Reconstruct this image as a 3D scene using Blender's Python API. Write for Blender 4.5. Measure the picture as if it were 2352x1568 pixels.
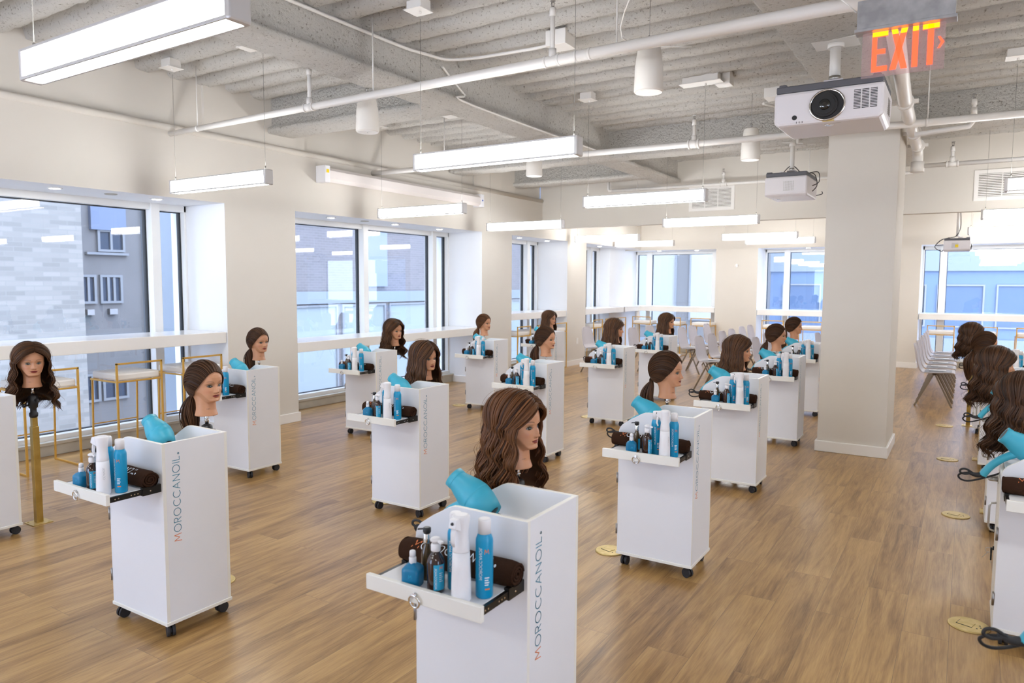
import bpy, bmesh, math, random
from mathutils import Vector, Matrix
PI = math.pi
R = math.radians
for o in list(bpy.data.objects): bpy.data.objects.remove(o)
C = bpy.context.scene.collection
SC = bpy.context.scene

# ---------------------------------------------------------------- camera
def make_camera():
    y, p, r = R(32.27), R(4.62), R(0.29)
    fwd = Vector((-math.sin(y)*math.cos(p), math.cos(y)*math.cos(p), -math.sin(p)))
    right = Vector((math.cos(y), math.sin(y), 0)); up = right.cross(fwd)
    r2 = right*math.cos(r) + up*math.sin(r); u2 = -right*math.sin(r) + up*math.cos(r)
    cd = bpy.data.cameras.new('camera'); cam = bpy.data.objects.new('camera', cd); C.objects.link(cam)
    cd.sensor_width = 36; cd.lens = 1654/2352*36; cd.clip_start = 0.05; cd.clip_end = 300
    m = Matrix((r2, u2, -fwd)).transposed().to_4x4(); m.translation = (0, 0, 1.62)
    cam.matrix_world = m
    cd.dof.use_dof = True; cd.dof.focus_distance = 4.2; cd.dof.aperture_fstop = 4.0
    SC.camera = cam
make_camera()

# ---------------------------------------------------------------- world, exposure
w = bpy.data.worlds.new('sky'); SC.world = w; w.use_nodes = True
nt = w.node_tree; nt.nodes.clear()
bgn = nt.nodes.new('ShaderNodeBackground'); out = nt.nodes.new('ShaderNodeOutputWorld')
bgn.inputs[0].default_value = (0.58, 0.74, 1.0, 1); bgn.inputs[1].default_value = 2.8
nt.links.new(bgn.outputs[0], out.inputs[0])
SC.view_settings.view_transform = 'Standard'; SC.view_settings.look = 'None'
SC.view_settings.gamma = 1; SC.view_settings.use_curve_mapping = False
SC.view_settings.exposure = 1.79
LAMP = 9.0          # brightness of the linear lamps
DOWN = 14.0         # brightness of the recessed downlights

# ---------------------------------------------------------------- materials
def mat(name, col, rough=.5, metal=0, spec=.5, emit=None, es=0, trans=0, coat=0):
    m = bpy.data.materials.new(name); m.use_nodes = True
    b = m.node_tree.nodes['Principled BSDF']
    b.inputs['Base Color'].default_value = (*col, 1); b.inputs['Roughness'].default_value = rough
    b.inputs['Metallic'].default_value = metal; b.inputs['Specular IOR Level'].default_value = spec
    if trans: b.inputs['Transmission Weight'].default_value = trans
    if coat: b.inputs['Coat Weight'].default_value = coat; b.inputs['Coat Roughness'].default_value = .15
    if emit: b.inputs['Emission Color'].default_value = (*emit, 1); b.inputs['Emission Strength'].default_value = es
    return m
def N(m, t, **k):
    n = m.node_tree.nodes.new(t)
    for a, v in k.items(): setattr(n, a, v)
    return n
def bsdf(m): return m.node_tree.nodes['Principled BSDF']
def add_bump(m, scale, strength, dist=.01, detail=4, typ='noise'):
    L = m.node_tree.links
    tc = N(m, 'ShaderNodeTexCoord'); t = N(m, 'ShaderNodeTexNoise' if typ == 'noise' else 'ShaderNodeTexVoronoi')
    t.inputs['Scale'].default_value = scale
    if typ == 'noise': t.inputs['Detail'].default_value = detail
    b = N(m, 'ShaderNodeBump'); b.inputs['Strength'].default_value = strength; b.inputs['Distance'].default_value = dist
    L.new(tc.outputs['Object'], t.inputs['Vector']); L.new(t.outputs[0], b.inputs['Height']); L.new(b.outputs[0], bsdf(m).inputs['Normal'])
    return t
def add_mottle(m, c1, c2, scale=3, detail=3, lo=.35, hi=.65, stretch=(1, 1, 1)):
    L = m.node_tree.links
    tc = N(m, 'ShaderNodeTexCoord'); mp = N(m, 'ShaderNodeMapping'); mp.inputs['Scale'].default_value = stretch
    t = N(m, 'ShaderNodeTexNoise'); t.inputs['Scale'].default_value = scale; t.inputs['Detail'].default_value = detail
    r = N(m, 'ShaderNodeValToRGB'); r.color_ramp.elements[0].position = lo; r.color_ramp.elements[1].position = hi
    r.color_ramp.elements[0].color = (*c1, 1); r.color_ramp.elements[1].color = (*c2, 1)
    L.new(tc.outputs['Object'], mp.inputs[0]); L.new(mp.outputs[0], t.inputs['Vector']); L.new(t.outputs[0], r.inputs[0])
    L.new(r.outputs[0], bsdf(m).inputs['Base Color'])
    return r

M = {}
M['wall'] = mat('wall_paint', (.69, .645, .58), .75, spec=.25); add_mottle(M['wall'], (.685, .64, .575), (.70, .655, .59), 2)
M['reveal'] = mat('reveal_paint', (.87, .87, .87), .6, spec=.3); add_mottle(M['reveal'], (.865, .865, .865), (.88, .88, .88), 2)
M['trim'] = mat('trim_paint', (.84, .81, .77), .4)
M['frame'] = mat('window_frame_white', (.86, .85, .82), .4)
M['counter'] = mat('counter_white', (.86, .83, .79), .25, coat=.3)
M['sillgrey'] = mat('sill_stone', (.50, .46, .38), .6); add_mottle(M['sillgrey'], (.47, .43, .36), (.53, .49, .41), 6)
M['gasket'] = mat('gasket_black', (.01, .012, .014), .5)
M['cart'] = mat('cart_white_laminate', (.80, .80, .82), .38, spec=.4); add_mottle(M['cart'], (.795, .795, .815), (.805, .805, .825), 5)
M['edge'] = mat('cart_edge_band', (.84, .82, .76), .4)
M['black'] = mat('black_plastic', (.012, .012, .014), .38)
M['rubber'] = mat('black_rubber', (.02, .02, .024), .6)
M['rail'] = mat('black_steel_rail', (.01, .01, .01), .35, metal=.3)
M['chrome'] = mat('chrome', (.75, .75, .76), .15, metal=1)
M['steel'] = mat('brushed_steel', (.55, .54, .52), .35, metal=1)
M['hinge'] = mat('hinge_steel', (.35, .33, .31), .4, metal=1)
M['gold'] = mat('gold_frame', (.72, .42, .09), .38, metal=.55)
M['brass'] = mat('brass', (.52, .36, .10), .32, metal=.85); add_mottle(M['brass'], (.42, .29, .07), (.58, .41, .13), 9)
M['brassplate'] = mat('brass_plate', (.66, .50, .20), .4, metal=.6); add_mottle(M['brassplate'], (.60, .45, .17), (.70, .54, .24), 25)
M['cushion'] = mat('white_vinyl', (.82, .79, .75), .5)
M['teal'] = mat('dryer_teal', (.045, .40, .55), .42); add_mottle(M['teal'], (.043, .39, .54), (.047, .41, .56), 12)
M['tealdark'] = mat('dryer_grille', (.01, .03, .04), .6)
M['bluecan'] = mat('can_blue', (.0, .30, .56), .3)
M['bluebottle'] = mat('bottle_blue', (.0, .17, .34), .35)
M['bluelabel'] = mat('label_blue', (.02, .38, .62), .45)
M['amber'] = mat('amber_glass', (.028, .008, .004), .12, coat=.5)
M['olive'] = mat('olive_glass', (.06, .03, .004), .12, coat=.5)
M['capwhite'] = mat('cap_white', (.84, .83, .85), .4)
M['letterwhite'] = mat('letter_white', (.8, .85, .9), .5)
M['lettergrey'] = mat('letter_grey', (.45, .44, .45), .5)
M['letterorange'] = mat('letter_orange', (.78, .20, .05), .5)
M['letterteal'] = mat('letter_teal', (.05, .26, .38), .5)
M['towel'] = mat('towel_brown', (.040, .018, .010), .95, spec=.1); add_bump(M['towel'], 180, .6, .004)
M['shell'] = mat('chair_shell_lilac_grey', (.56, .52, .54), .5)
M['pad'] = mat('chair_pad_grey', (.36, .36, .39), .45)
M['reflectwhite'] = mat('seat_reflection_white', (.78, .78, .8), .5)
M['chairleg'] = mat('chair_leg_taupe', (.22, .17, .12), .4, metal=.5)
M['pipe'] = mat('pipe_white_paint', (.80, .77, .73), .4)
M['speaker'] = mat('speaker_white', (.78, .74, .68), .5)
M['alu'] = mat('fixture_aluminium', (.62, .60, .59), .4, metal=.3)
M['projwhite'] = mat('projector_white', (.74, .71, .74), .4)
M['projgrey'] = mat('projector_grey', (.10, .10, .115), .5)
M['lens'] = mat('lens_glass', (.004, .005, .006), .05, coat=1)
M['galv'] = mat('galvanised_metal', (.42, .42, .44), .42, metal=.7); add_mottle(M['galv'], (.34, .34, .36), (.52, .52, .54), 14)
M['yellow'] = mat('yellow_sticker', (.85, .62, .0), .5)
M['bluetag'] = mat('blue_sticker', (.05, .12, .5), .5)
M['cable'] = mat('suspension_wire', (.35, .33, .30), .4, metal=.6)
M['glow'] = mat('lamp_diffuser', (1, 1, 1), .5, emit=(.965, .985, 1.0), es=LAMP)
M['glowspot'] = mat('downlight_lens', (1, 1, 1), .5, emit=(.95, .97, 1.0), es=DOWN)
M['screwdark'] = mat('lamp_dark', (.05, .05, .05), .5)

def glass():
    m = bpy.data.materials.new('window_glass'); m.use_nodes = True
    n = m.node_tree; n.nodes.clear(); L = n.links
    o = n.nodes.new('ShaderNodeOutputMaterial'); mx = n.nodes.new('ShaderNodeMixShader')
    t = n.nodes.new('ShaderNodeBsdfTransparent'); g = n.nodes.new('ShaderNodeBsdfGlossy'); f = n.nodes.new('ShaderNodeFresnel')
    mul = n.nodes.new('ShaderNodeMath'); mul.operation = 'MULTIPLY_ADD'; mul.inputs[1].default_value = 1.5; mul.inputs[2].default_value = .03
    f.inputs[0].default_value = 1.5; g.inputs['Roughness'].default_value = .0; t.inputs[0].default_value = (.95, .95, .98, 1)
    ge = n.nodes.new('ShaderNodeNewGeometry'); inv = n.nodes.new('ShaderNodeMath'); inv.operation = 'SUBTRACT'; inv.inputs[0].default_value = 1; L.new(ge.outputs['Backfacing'], inv.inputs[1])
    gate = n.nodes.new('ShaderNodeMath'); gate.operation = 'MULTIPLY'; L.new(inv.outputs[0], gate.inputs[1]); L.new(mul.outputs[0], gate.inputs[0])
    L.new(f.outputs[0], mul.inputs[0]); L.new(gate.outputs[0], mx.inputs[0]); L.new(t.outputs[0], mx.inputs[1]); L.new(g.outputs[0], mx.inputs[2]); L.new(mx.outputs[0], o.inputs[0])
    return m
M['glass'] = glass()
def acrylic():
    m = bpy.data.materials.new('clear_acrylic'); m.use_nodes = True
    n = m.node_tree; n.nodes.clear(); L = n.links
    o = n.nodes.new('ShaderNodeOutputMaterial'); mx = n.nodes.new('ShaderNodeMixShader'); mx.inputs[0].default_value = .16
    t = n.nodes.new('ShaderNodeBsdfTransparent'); g = n.nodes.new('ShaderNodeBsdfPrincipled')
    g.inputs['Base Color'].default_value = (.75, .6, .6, 1); g.inputs['Roughness'].default_value = .15
    t.inputs[0].default_value = (.93, .86, .86, 1)
    L.new(t.outputs[0], mx.inputs[1]); L.new(g.outputs[0], mx.inputs[2]); L.new(mx.outputs[0], o.inputs[0])
    return m
M['acrylic'] = acrylic()
M['exitred'] = mat('exit_red_lit', (.8, .03, .01), .4, emit=(1.0, .055, .02), es=1.0)
M['exitamber'] = mat('exit_amber_lit', (.9, .2, .0), .4, emit=(1.0, .22, .0), es=1.15)

def floor_mat():
    m = mat('oak_plank_floor', (.4, .28, .17), .29, spec=.5); L = m.node_tree.links; b = bsdf(m)
    tc = N(m, 'ShaderNodeTexCoord'); mp = N(m, 'ShaderNodeMapping'); mp.inputs['Rotation'].default_value = (0, 0, PI/2)
    br = N(m, 'ShaderNodeTexBrick'); br.offset = .37; br.inputs['Scale'].default_value = 1
    br.inputs['Brick Width'].default_value = 1.25; br.inputs['Row Height'].default_value = .19
    br.inputs['Mortar Size'].default_value = .0012; br.inputs['Mortar Smooth'].default_value = .2
    br.inputs['Color1'].default_value = (0, 0, 0, 1); br.inputs['Color2'].default_value = (1, 1, 1, 1); br.inputs['Mortar'].default_value = (.5, .5, .5, 1)
    L.new(tc.outputs['Object'], mp.inputs[0]); L.new(mp.outputs[0], br.inputs[0])
    # per plank offset of the grain
    sc = N(m, 'ShaderNodeVectorMath', operation='SCALE'); sc.inputs['Scale'].default_value = 7.3
    L.new(br.outputs['Color'], sc.inputs[0])
    ad = N(m, 'ShaderNodeVectorMath', operation='ADD'); L.new(tc.outputs['Object'], ad.inputs[0]); L.new(sc.outputs[0], ad.inputs[1])
    m2 = N(m, 'ShaderNodeMapping'); m2.inputs['Scale'].default_value = (11, .9, 1); L.new(ad.outputs[0], m2.inputs[0])
    n1 = N(m, 'ShaderNodeTexNoise'); n1.inputs['Scale'].default_value = 1.6; n1.inputs['Detail'].default_value = 7; n1.inputs['Roughness'].default_value = .62; n1.inputs['Distortion'].default_value = .9
    L.new(m2.outputs[0], n1.inputs['Vector'])
    m3 = N(m, 'ShaderNodeMapping'); m3.inputs['Scale'].default_value = (90, 4, 1); L.new(ad.outputs[0], m3.inputs[0])
    n2 = N(m, 'ShaderNodeTexNoise'); n2.inputs['Scale'].default_value = 2; n2.inputs['Detail'].default_value = 3; L.new(m3.outputs[0], n2.inputs['Vector'])
    n3 = N(m, 'ShaderNodeTexNoise'); n3.inputs['Scale'].default_value = 2.2; n3.inputs['Detail'].default_value = 2
    m4 = N(m, 'ShaderNodeMapping'); m4.inputs['Scale'].default_value = (2.2, .8, 1); L.new(ad.outputs[0], m4.inputs[0]); L.new(m4.outputs[0], n3.inputs['Vector'])
    r = N(m, 'ShaderNodeValToRGB'); e = r.color_ramp.elements
    e[0].position = .30; e[0].color = (.165, .085, .026, 1); e[1].position = .74; e[1].color = (.60, .375, .15, 1)
    k = e.new(.44); k.color = (.33, .185, .066, 1); k = e.new(.57); k.color = (.465, .28, .105, 1)
    a1 = N(m, 'ShaderNodeMath', operation='MULTIPLY_ADD'); a1.inputs[1].default_value = .66; L.new(n1.outputs[0], a1.inputs[0])
    a2 = N(m, 'ShaderNodeMath', operation='MULTIPLY'); a2.inputs[1].default_value = .26; L.new(n2.outputs[0], a2.inputs[0]); L.new(a2.outputs[0], a1.inputs[2])
    a3 = N(m, 'ShaderNodeMath', operation='MULTIPLY_ADD'); a3.inputs[1].default_value = .22; L.new(n3.outputs[0], a3.inputs[0]); L.new(a1.outputs[0], a3.inputs[2])
    sp = N(m, 'ShaderNodeSeparateColor'); L.new(br.outputs['Color'], sp.inputs[0])
    a4 = N(m, 'ShaderNodeMath', operation='MULTIPLY_ADD'); a4.inputs[1].default_value = .11; L.new(sp.outputs[0], a4.inputs[0])
    a5 = N(m, 'ShaderNodeMath', operation='ADD'); a5.inputs[1].default_value = -.12; L.new(a3.outputs[0], a5.inputs[0]); L.new(a5.outputs[0], a4.inputs[2])
    L.new(a4.outputs[0], r.inputs[0])
    mx = N(m, 'ShaderNodeMix', data_type='RGBA'); mx.inputs['B'].default_value = (.12, .08, .05, 1)
    mf = N(m, 'ShaderNodeMath', operation='MULTIPLY'); mf.inputs[1].default_value = .55; L.new(br.outputs['Fac'], mf.inputs[0])
    L.new(mf.outputs[0], mx.inputs['Factor']); L.new(r.outputs[0], mx.inputs['A']); L.new(mx.outputs['Result'], b.inputs['Base Color'])
    bp = N(m, 'ShaderNodeBump'); bp.inputs['Strength'].default_value = .12; bp.inputs['Distance'].default_value = .004
    L.new(n2.outputs[0], bp.inputs['Height']); L.new(bp.outputs[0], b.inputs['Normal'])
    return m
M['floor'] = floor_mat()
def plaster():
    m = mat('sprayed_plaster', (.72, .68, .61), .9, spec=.1); L = m.node_tree.links; b = bsdf(m)
    tc = N(m, 'ShaderNodeTexCoord')
    n1 = N(m, 'ShaderNodeTexNoise'); n1.inputs['Scale'].default_value = 42; n1.inputs['Detail'].default_value = 6; n1.inputs['Roughness'].default_value = .7
    n2 = N(m, 'ShaderNodeTexNoise'); n2.inputs['Scale'].default_value = 9; n2.inputs['Detail'].default_value = 4
    L.new(tc.outputs['Object'], n1.inputs['Vector']); L.new(tc.outputs['Object'], n2.inputs['Vector'])
    ad = N(m, 'ShaderNodeMath', operation='MULTIPLY_ADD'); ad.inputs[1].default_value = .7; L.new(n2.outputs[0], ad.inputs[0]); L.new(n1.outputs[0], ad.inputs[2])
    bp = N(m, 'ShaderNodeBump'); bp.inputs['Strength'].default_value = 1.0; bp.inputs['Distance'].default_value = .04
    L.new(ad.outputs[0], bp.inputs['Height']); L.new(bp.outputs[0], b.inputs['Normal'])
    r = N(m, 'ShaderNodeValToRGB'); e = r.color_ramp.elements
    e[0].position = .32; e[0].color = (.38, .33, .27, 1); e[1].position = .43; e[1].color = (.86, .825, .77, 1)
    L.new(n1.outputs[0], r.inputs[0]); L.new(r.outputs[0], b.inputs['Base Color'])
    return m
M['plaster'] = plaster()
def vcol(name, rough, spec=.4, sss=0):
    m = mat(name, (1, 1, 1), rough, spec=spec); a = N(m, 'ShaderNodeVertexColor'); a.layer_name = 'Col'
    m.node_tree.links.new(a.outputs[0], bsdf(m).inputs['Base Color']); return m
M['skin'] = vcol('mannequin_skin', .42)
M['eyepaint'] = vcol('eye_paint', .3, .35)
def hair_mat(name, c1, c2):
    m = mat(name, c1, .48, spec=.28); L = m.node_tree.links
    a = N(m, 'ShaderNodeVertexColor'); a.layer_name = 'Col'; s = N(m, 'ShaderNodeSeparateColor'); L.new(a.outputs[0], s.inputs[0])
    mx = N(m, 'ShaderNodeMix', data_type='RGBA'); mx.inputs['A'].default_value = (*c1, 1); mx.inputs['B'].default_value = (*c2, 1)
    L.new(s.outputs[0], mx.inputs['Factor']); L.new(mx.outputs['Result'], bsdf(m).inputs['Base Color'])
    bsdf(m).inputs['Anisotropic'].default_value = .5
    return m
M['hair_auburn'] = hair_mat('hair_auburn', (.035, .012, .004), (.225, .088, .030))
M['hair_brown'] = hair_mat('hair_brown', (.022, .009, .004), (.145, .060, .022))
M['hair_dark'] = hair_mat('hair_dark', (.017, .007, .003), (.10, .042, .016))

# ---------------------------------------------------------------- mesh builder
class MB:
    def __init__(s): s.v = []; s.f = []; s.m = []; s.s = []; s.c = None
    def add(s, vs, fs, mi=0, sm=False):
        b = len(s.v); s.v += [tuple(v) for v in vs]
        for f in fs: s.f.append([b+i for i in f]); s.m.append(mi); s.s.append(sm)
        return s
    def box(s, x0, x1, y0, y1, z0, z1, mi=0):
        vs = [(x, y, z) for x in (x0, x1) for y in (y0, y1) for z in (z0, z1)]
        return s.add(vs, [(0, 1, 3, 2), (4, 6, 7, 5), (0, 4, 5, 1), (2, 3, 7, 6), (0, 2, 6, 4), (1, 5, 7, 3)], mi)
    def obox(s, p0, p1, w, h, mi=0, up=(0, 0, 1)):
        p0 = Vector(p0); p1 = Vector(p1); d = (p1-p0).normalized(); a = d.cross(Vector(up))
        if a.length < 1e-4: a = d.cross(Vector((1, 0, 0)))
        a.normalize(); b = a.cross(d).normalized(); vs = []
        for p in (p0, p1):
            for i, j in ((-1, -1), (1, -1), (1, 1), (-1, 1)): vs.append(p + a*i*w/2 + b*j*h/2)
        return s.add(vs, [(3, 2, 1, 0), (4, 5, 6, 7), (0, 1, 5, 4), (1, 2, 6, 5), (2, 3, 7, 6), (3, 0, 4, 7)], mi)
    def tube(s, path, r, n=8, mi=0, caps=True, flat=1.0, up=None, closed=False):
        P = [Vector(p) for p in path]; k = len(P); rs = r if isinstance(r, (list, tuple)) else [r]*k; vs = []
        ref = Vector(up) if up else None; prev = None
        for i in range(k):
            if closed: d = P[(i+1) % k]-P[i-1]
            else: d = P[min(i+1, k-1)]-P[max(i-1, 0)]
            if d.length < 1e-9: d = Vector((0, 0, 1))
            d.normalize()
            if prev is None:
                a = d.cross(ref if ref else Vector((0, 0, 1)))
                if a.length < 1e-3: a = d.cross(Vector((1, 0, 0)))
            else: a = prev - d*prev.dot(d)
            if a.length < 1e-6: a = d.cross(Vector((.3, 1, .2)))
            a.normalize(); prev = a; b = d.cross(a)
            for j in range(n):
                t = 2*PI*j/n; vs.append(P[i] + a*math.cos(t)*rs[i] + b*math.sin(t)*rs[i]*flat)
        fs = []
        for i in range(k if closed else k-1):
            for j in range(n):
                i2 = (i+1) % k; fs.append((i*n+j, i*n+(j+1) % n, i2*n+(j+1) % n, i2*n+j))
        s.add(vs, fs, mi, True)
        if caps and not closed:
            b0 = len(s.v)-k*n
            s.f.append([b0+j for j in range(n)][::-1]); s.m.append(mi); s.s.append(False)
            s.f.append([b0+(k-1)*n+j for j in range(n)]); s.m.append(mi); s.s.append(False)
        return s
    def cyl(s, p0, p1, r0, r1=None, n=16, mi=0, caps=True): return s.tube([p0, p1], [r0, r0 if r1 is None else r1], n, mi, caps)
    def lathe(s, prof, n=24, c=(0, 0, 0), mi=0, mis=None, sq=None):
        vs = []; k = len(prof)
        for r, z in prof:
            for j in range(n):
                t = 2*PI*j/n; x, y = math.cos(t), math.sin(t)
                if sq:
                    q = (abs(x)**sq+abs(y)**sq)**(-1/sq); x *= q; y *= q
                vs.append((c[0]+r*x, c[1]+r*y, c[2]+z))
        for i in range(k-1):
            pass
        b = len(s.v); s.v += vs
        for i in range(k-1):
            for j in range(n):
                s.f.append([b+i*n+j, b+i*n+(j+1) % n, b+(i+1)*n+(j+1) % n, b+(i+1)*n+j]); s.m.append(mis[i] if mis else mi); s.s.append(True)
        s.f.append([b+j for j in range(n)][::-1]); s.m.append(mis[0] if mis else mi); s.s.append(False)
        s.f.append([b+(k-1)*n+j for j in range(n)]); s.m.append(mis[-1] if mis else mi); s.s.append(False)
        return s
    def prism(s, poly, ax, a, b, mi=0, me=None):
        def P(u, v, t):
            return (t, u, v) if ax == 'x' else (u, t, v) if ax == 'y' else (u, v, t)
        n = len(poly); b0 = len(s.v)
        s.v += [P(u, v, a) for u, v in poly]+[P(u, v, b) for u, v in poly]
        s.f.append([b0+i for i in range(n)]); s.m.append(mi); s.s.append(False)
        s.f.append([b0+n+i for i in range(n)][::-1]); s.m.append(mi); s.s.append(False)
        for i in range(n):
            j = (i+1) % n; s.f.append([b0+i, b0+n+i, b0+n+j, b0+j]); s.m.append(mi if me is None else me); s.s.append(False)
        return s
    def grid(s, fn, nu, nv, mi=0, sm=True, cu=False):
        vs = [fn(i/(nu if cu else nu-1), j/(nv-1)) for i in range(nu) for j in range(nv)]; fs = []
        for i in range(nu if cu else nu-1):
            for j in range(nv-1):
                i2 = (i+1) % nu; fs.append((i*nv+j, i2*nv+j, i2*nv+j+1, i*nv+j+1))
        return s.add(vs, fs, mi, sm)
    def xform(s, mt, start=0):
        for i in range(start, len(s.v)): s.v[i] = tuple(mt @ Vector(s.v[i]))
        return s
def obj(name, mb, mats, parent=None, bevel=0, loc=None, rotz=0, fix=True):
    me = bpy.data.meshes.new(name); me.from_pydata(mb.v, [], mb.f)
    if not isinstance(mats, (list, tuple)): mats = [mats]
    for m in mats: me.materials.append(M[m] if isinstance(m, str) else m)
    me.polygons.foreach_set('material_index', mb.m); me.polygons.foreach_set('use_smooth', mb.s)
    if mb.c is not None:
        ca = me.color_attributes.new('Col', 'FLOAT_COLOR', 'POINT'); flat = []
        for c in mb.c: flat += [c[0], c[1], c[2], 1]
        ca.data.foreach_set('color', flat)
    if fix:
        bm = bmesh.new(); bm.from_mesh(me); bmesh.ops.recalc_face_normals(bm, faces=bm.faces); bm.to_mesh(me); bm.free()
    me.update()
    o = bpy.data.objects.new(name, me); C.objects.link(o)
    if parent: o.parent = parent
    if loc: o.location = loc
    if rotz: o.rotation_euler = (0, 0, rotz)
    if bevel:
        b = o.modifiers.new('edge', 'BEVEL'); b.width = bevel; b.segments = 2; b.limit_method = 'ANGLE'; b.angle_limit = R(50)
    return o
def tag(o, label=None, cat=None, group=None, kind=None):
    if label: o['label'] = label
    if cat: o['category'] = cat
    if group: o['group'] = group
    if kind: o['kind'] = kind
    return o
def thing(name, label, cat, loc=(0, 0, 0), rotz=0, group=None, kind=None):
    o = bpy.data.objects.new(name, None); C.objects.link(o); o.location = loc; o.rotation_euler = (0, 0, rotz); o.empty_display_size = .05
    return tag(o, label, cat, group, kind)
def copy_tree(o, parent=None):
    c = o.copy(); C.objects.link(c)
    if parent: c.parent = parent
    for ch in list(o.children): copy_tree(ch, c)
    return c
class Proto:
    """first call moves the built thing itself, later calls copy it with its parts"""
    def __init__(s, root): s.root = root; s.used = False; s.kids = None
    def place(s, loc, rotz, label, cat, group=None):
        o = s.root if not s.used else copy_tree(s.root); s.used = True
        o.location = loc; o.rotation_euler = (0, 0, rotz)
        return tag(o, label, cat, group)
def part_label(o, t): o['label'] = t; return o

def smooth(P, k=5):
    P = [Vector(p) for p in P]; out_ = []
    for i in range(len(P)-1):
        a, b_, c, d = P[max(0, i-1)], P[i], P[i+1], P[min(len(P)-1, i+2)]
        for j in range(k):
            t = j/k; out_.append(.5*((2*b_)+(c-a)*t+(2*a-5*b_+4*c-d)*t*t+(3*b_-a-3*c+d)*t**3))
    return out_+[P[-1]]
# ---------------------------------------------------------------- stroke lettering
def arc(cx, cy, rx, ry, a0, a1, n=14): return [(cx+rx*math.cos(R(a0+(a1-a0)*i/n)), cy+ry*math.sin(R(a0+(a1-a0)*i/n))) for i in range(n+1)]
GL = {'M': (.96, [[(0, 0), (.12, 1), (.48, .28), (.84, 1), (.96, 0)]]), 'O': (1.0, [arc(.5, .5, .5, .5, 0, 360, 24)]),
      'R': (.56, [[(0, 0), (0, 1), (.3, 1)]+arc(.3, .74, .24, .26, 90, -90, 8)+[(0, .48)], [(.25, .48), (.56, 0)]]),
      'C': (.82, [arc(.5, .5, .5, .5, 48, 312, 18)]), 'A': (.84, [[(0, 0), (.42, 1), (.84, 0)], [(.14, .33), (.70, .33)]]),
      'N': (.74, [[(0, 0), (0, 1), (.74, 0), (.74, 1)]]), 'I': (.0, [[(0, 0), (0, 1)]]), 'L': (.45, [[(0, 1), (0, 0), (.45, 0)]]),
      '.': (.2, [arc(.1, .12, .1, .1, 0, 360, 10)])}
def text2d(txt, h, wgt=.075, gap=.27):
    """quads in 2D (u along the line, v up) and the letter index of each"""
    q = []; x = 0
    for k, ch in enumerate(txt):
        wd, st = GL[ch]
        for pl in st:
            for a, b in zip(pl, pl[1:]):
                d = Vector((b[0]-a[0], b[1]-a[1])); l = d.length
                if l < 1e-6: continue
                d /= l; n = Vector((-d.y, d.x))*wgt/2; e = d*wgt*.3
                A = Vector(a)-e; B = Vector(b)+e
                q.append((k, [((x+p.x)*h, p.y*h) for p in (A-n, B-n, B+n, A+n)]))
        x += wd+gap
    return q, (x-gap)*h
BRAND = 'MOROCCANOIL.'
def put_text(mb, txt, h, fn, mi_first, mi_rest, wgt=.075, gap=.27, centre=True):
    q, L = text2d(txt, h, wgt, gap)
    for k, ps in q:
        mb.add([fn(u-(L/2 if centre else 0), v) for u, v in ps], [(0, 1, 2, 3)], mi_first if k == 0 else mi_rest)

# ---------------------------------------------------------------- the setting
def struct(name, mb, mats, parent=None, bevel=0):
    o = obj(name, mb, mats, parent, bevel)
    if not parent: o['kind'] = 'structure'
    return o
def boxm(mb, x0, x1, y0, y1, z0, z1, mis):
    vs = [(x, y, z) for x in (x0, x1) for y in (y0, y1) for z in (z0, z1)]
    fs = [(0, 1, 3, 2), (4, 6, 7, 5), (0, 4, 5, 1), (2, 3, 7, 6), (0, 2, 6, 4), (1, 5, 7, 3)]
    b = len(mb.v); mb.v += vs
    for f, m_ in zip(fs, mis): mb.f.append([b+i for i in f]); mb.m.append(m_); mb.s.append(False)
XW, XG, YB, YG = -6.56, -7.30, 16.06, 16.82
fl = MB(); fl.box(-7.5, 5, -3.2, 17, -.12, 0); struct('floor', fl, 'floor')
wl = MB()
for a, b in ((-3.2, -2.95), (.35, .95), (4.79, 5.72), (9.48, 10.37), (12.38, 13.19)):
    boxm(wl, -7.5, XW, a, b, 0, 2.432, [0, 0, 1, 1, 0, 0])
boxm(wl, -7.5, -6.96, 15.2, 16.9, 0, 2.432, [1, 1, 1, 1, 1, 1])
boxm(wl, -7.5, XW, -3.2, 16.9, 2.432, 3.08, [0, 0, 0, 0, 1, 0])
wl.tube([(-6.575, -3.2, 3.095), (-6.575, 11.4, 3.095)], .036, 16, 0)
wl.box(-7.5, -6.62, -3.2, 11.4, 3.08, 3.9, 0)
for a, b in ((4.6, 5.9), (9.3, 10.5)): wl.box(-6.63, -6.585, a, b, 3.1, 3.9, 0)
struct('wall_left', wl, ['wall', 'reveal'])
wb = MB()
for a, b in ((-4.78, -3.87), (-1.55, -.80), (3.3, 5.0)): boxm(wb, a, b, YB, 16.95, 0, 2.40, [1, 1, 0, 0, 0, 0])
boxm(wb, -7.5, 5, YB, 16.95, 2.40, 3.3, [0, 0, 0, 0, 1, 0])
struct('wall_back', wb, ['wall', 'reveal'])
wr = MB(); wr.box(4.8, 5, 1.45, 17, 0, 2.42); wr.box(4.8, 5, -3.2, -1.5, 0, 2.42); wr.box(4.8, 5, -3.2, 17, 2.42, 3.9); struct('wall_right', wr, 'wall')
wf = MB(); wf.box(-7.5, 5, -3.4, -3.2, 2.40, 3.9); wf.box(-7.5, -6.3, -3.4, -3.2, 0, 2.4); wf.box(-3.3, 5, -3.4, -3.2, 0, 2.4); struct('wall_front', wf, 'wall')
wk = MB(); wk.box(XW-.05, 5, 11.4, 11.55, 2.6, 3.9); struct('wall_bulkhead', wk, 'wall')
cf = MB(); cf.box(-7.5, 5, 11.5, 17, 3.0, 3.1); struct('ceiling_back', cf, 'wall')
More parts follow.
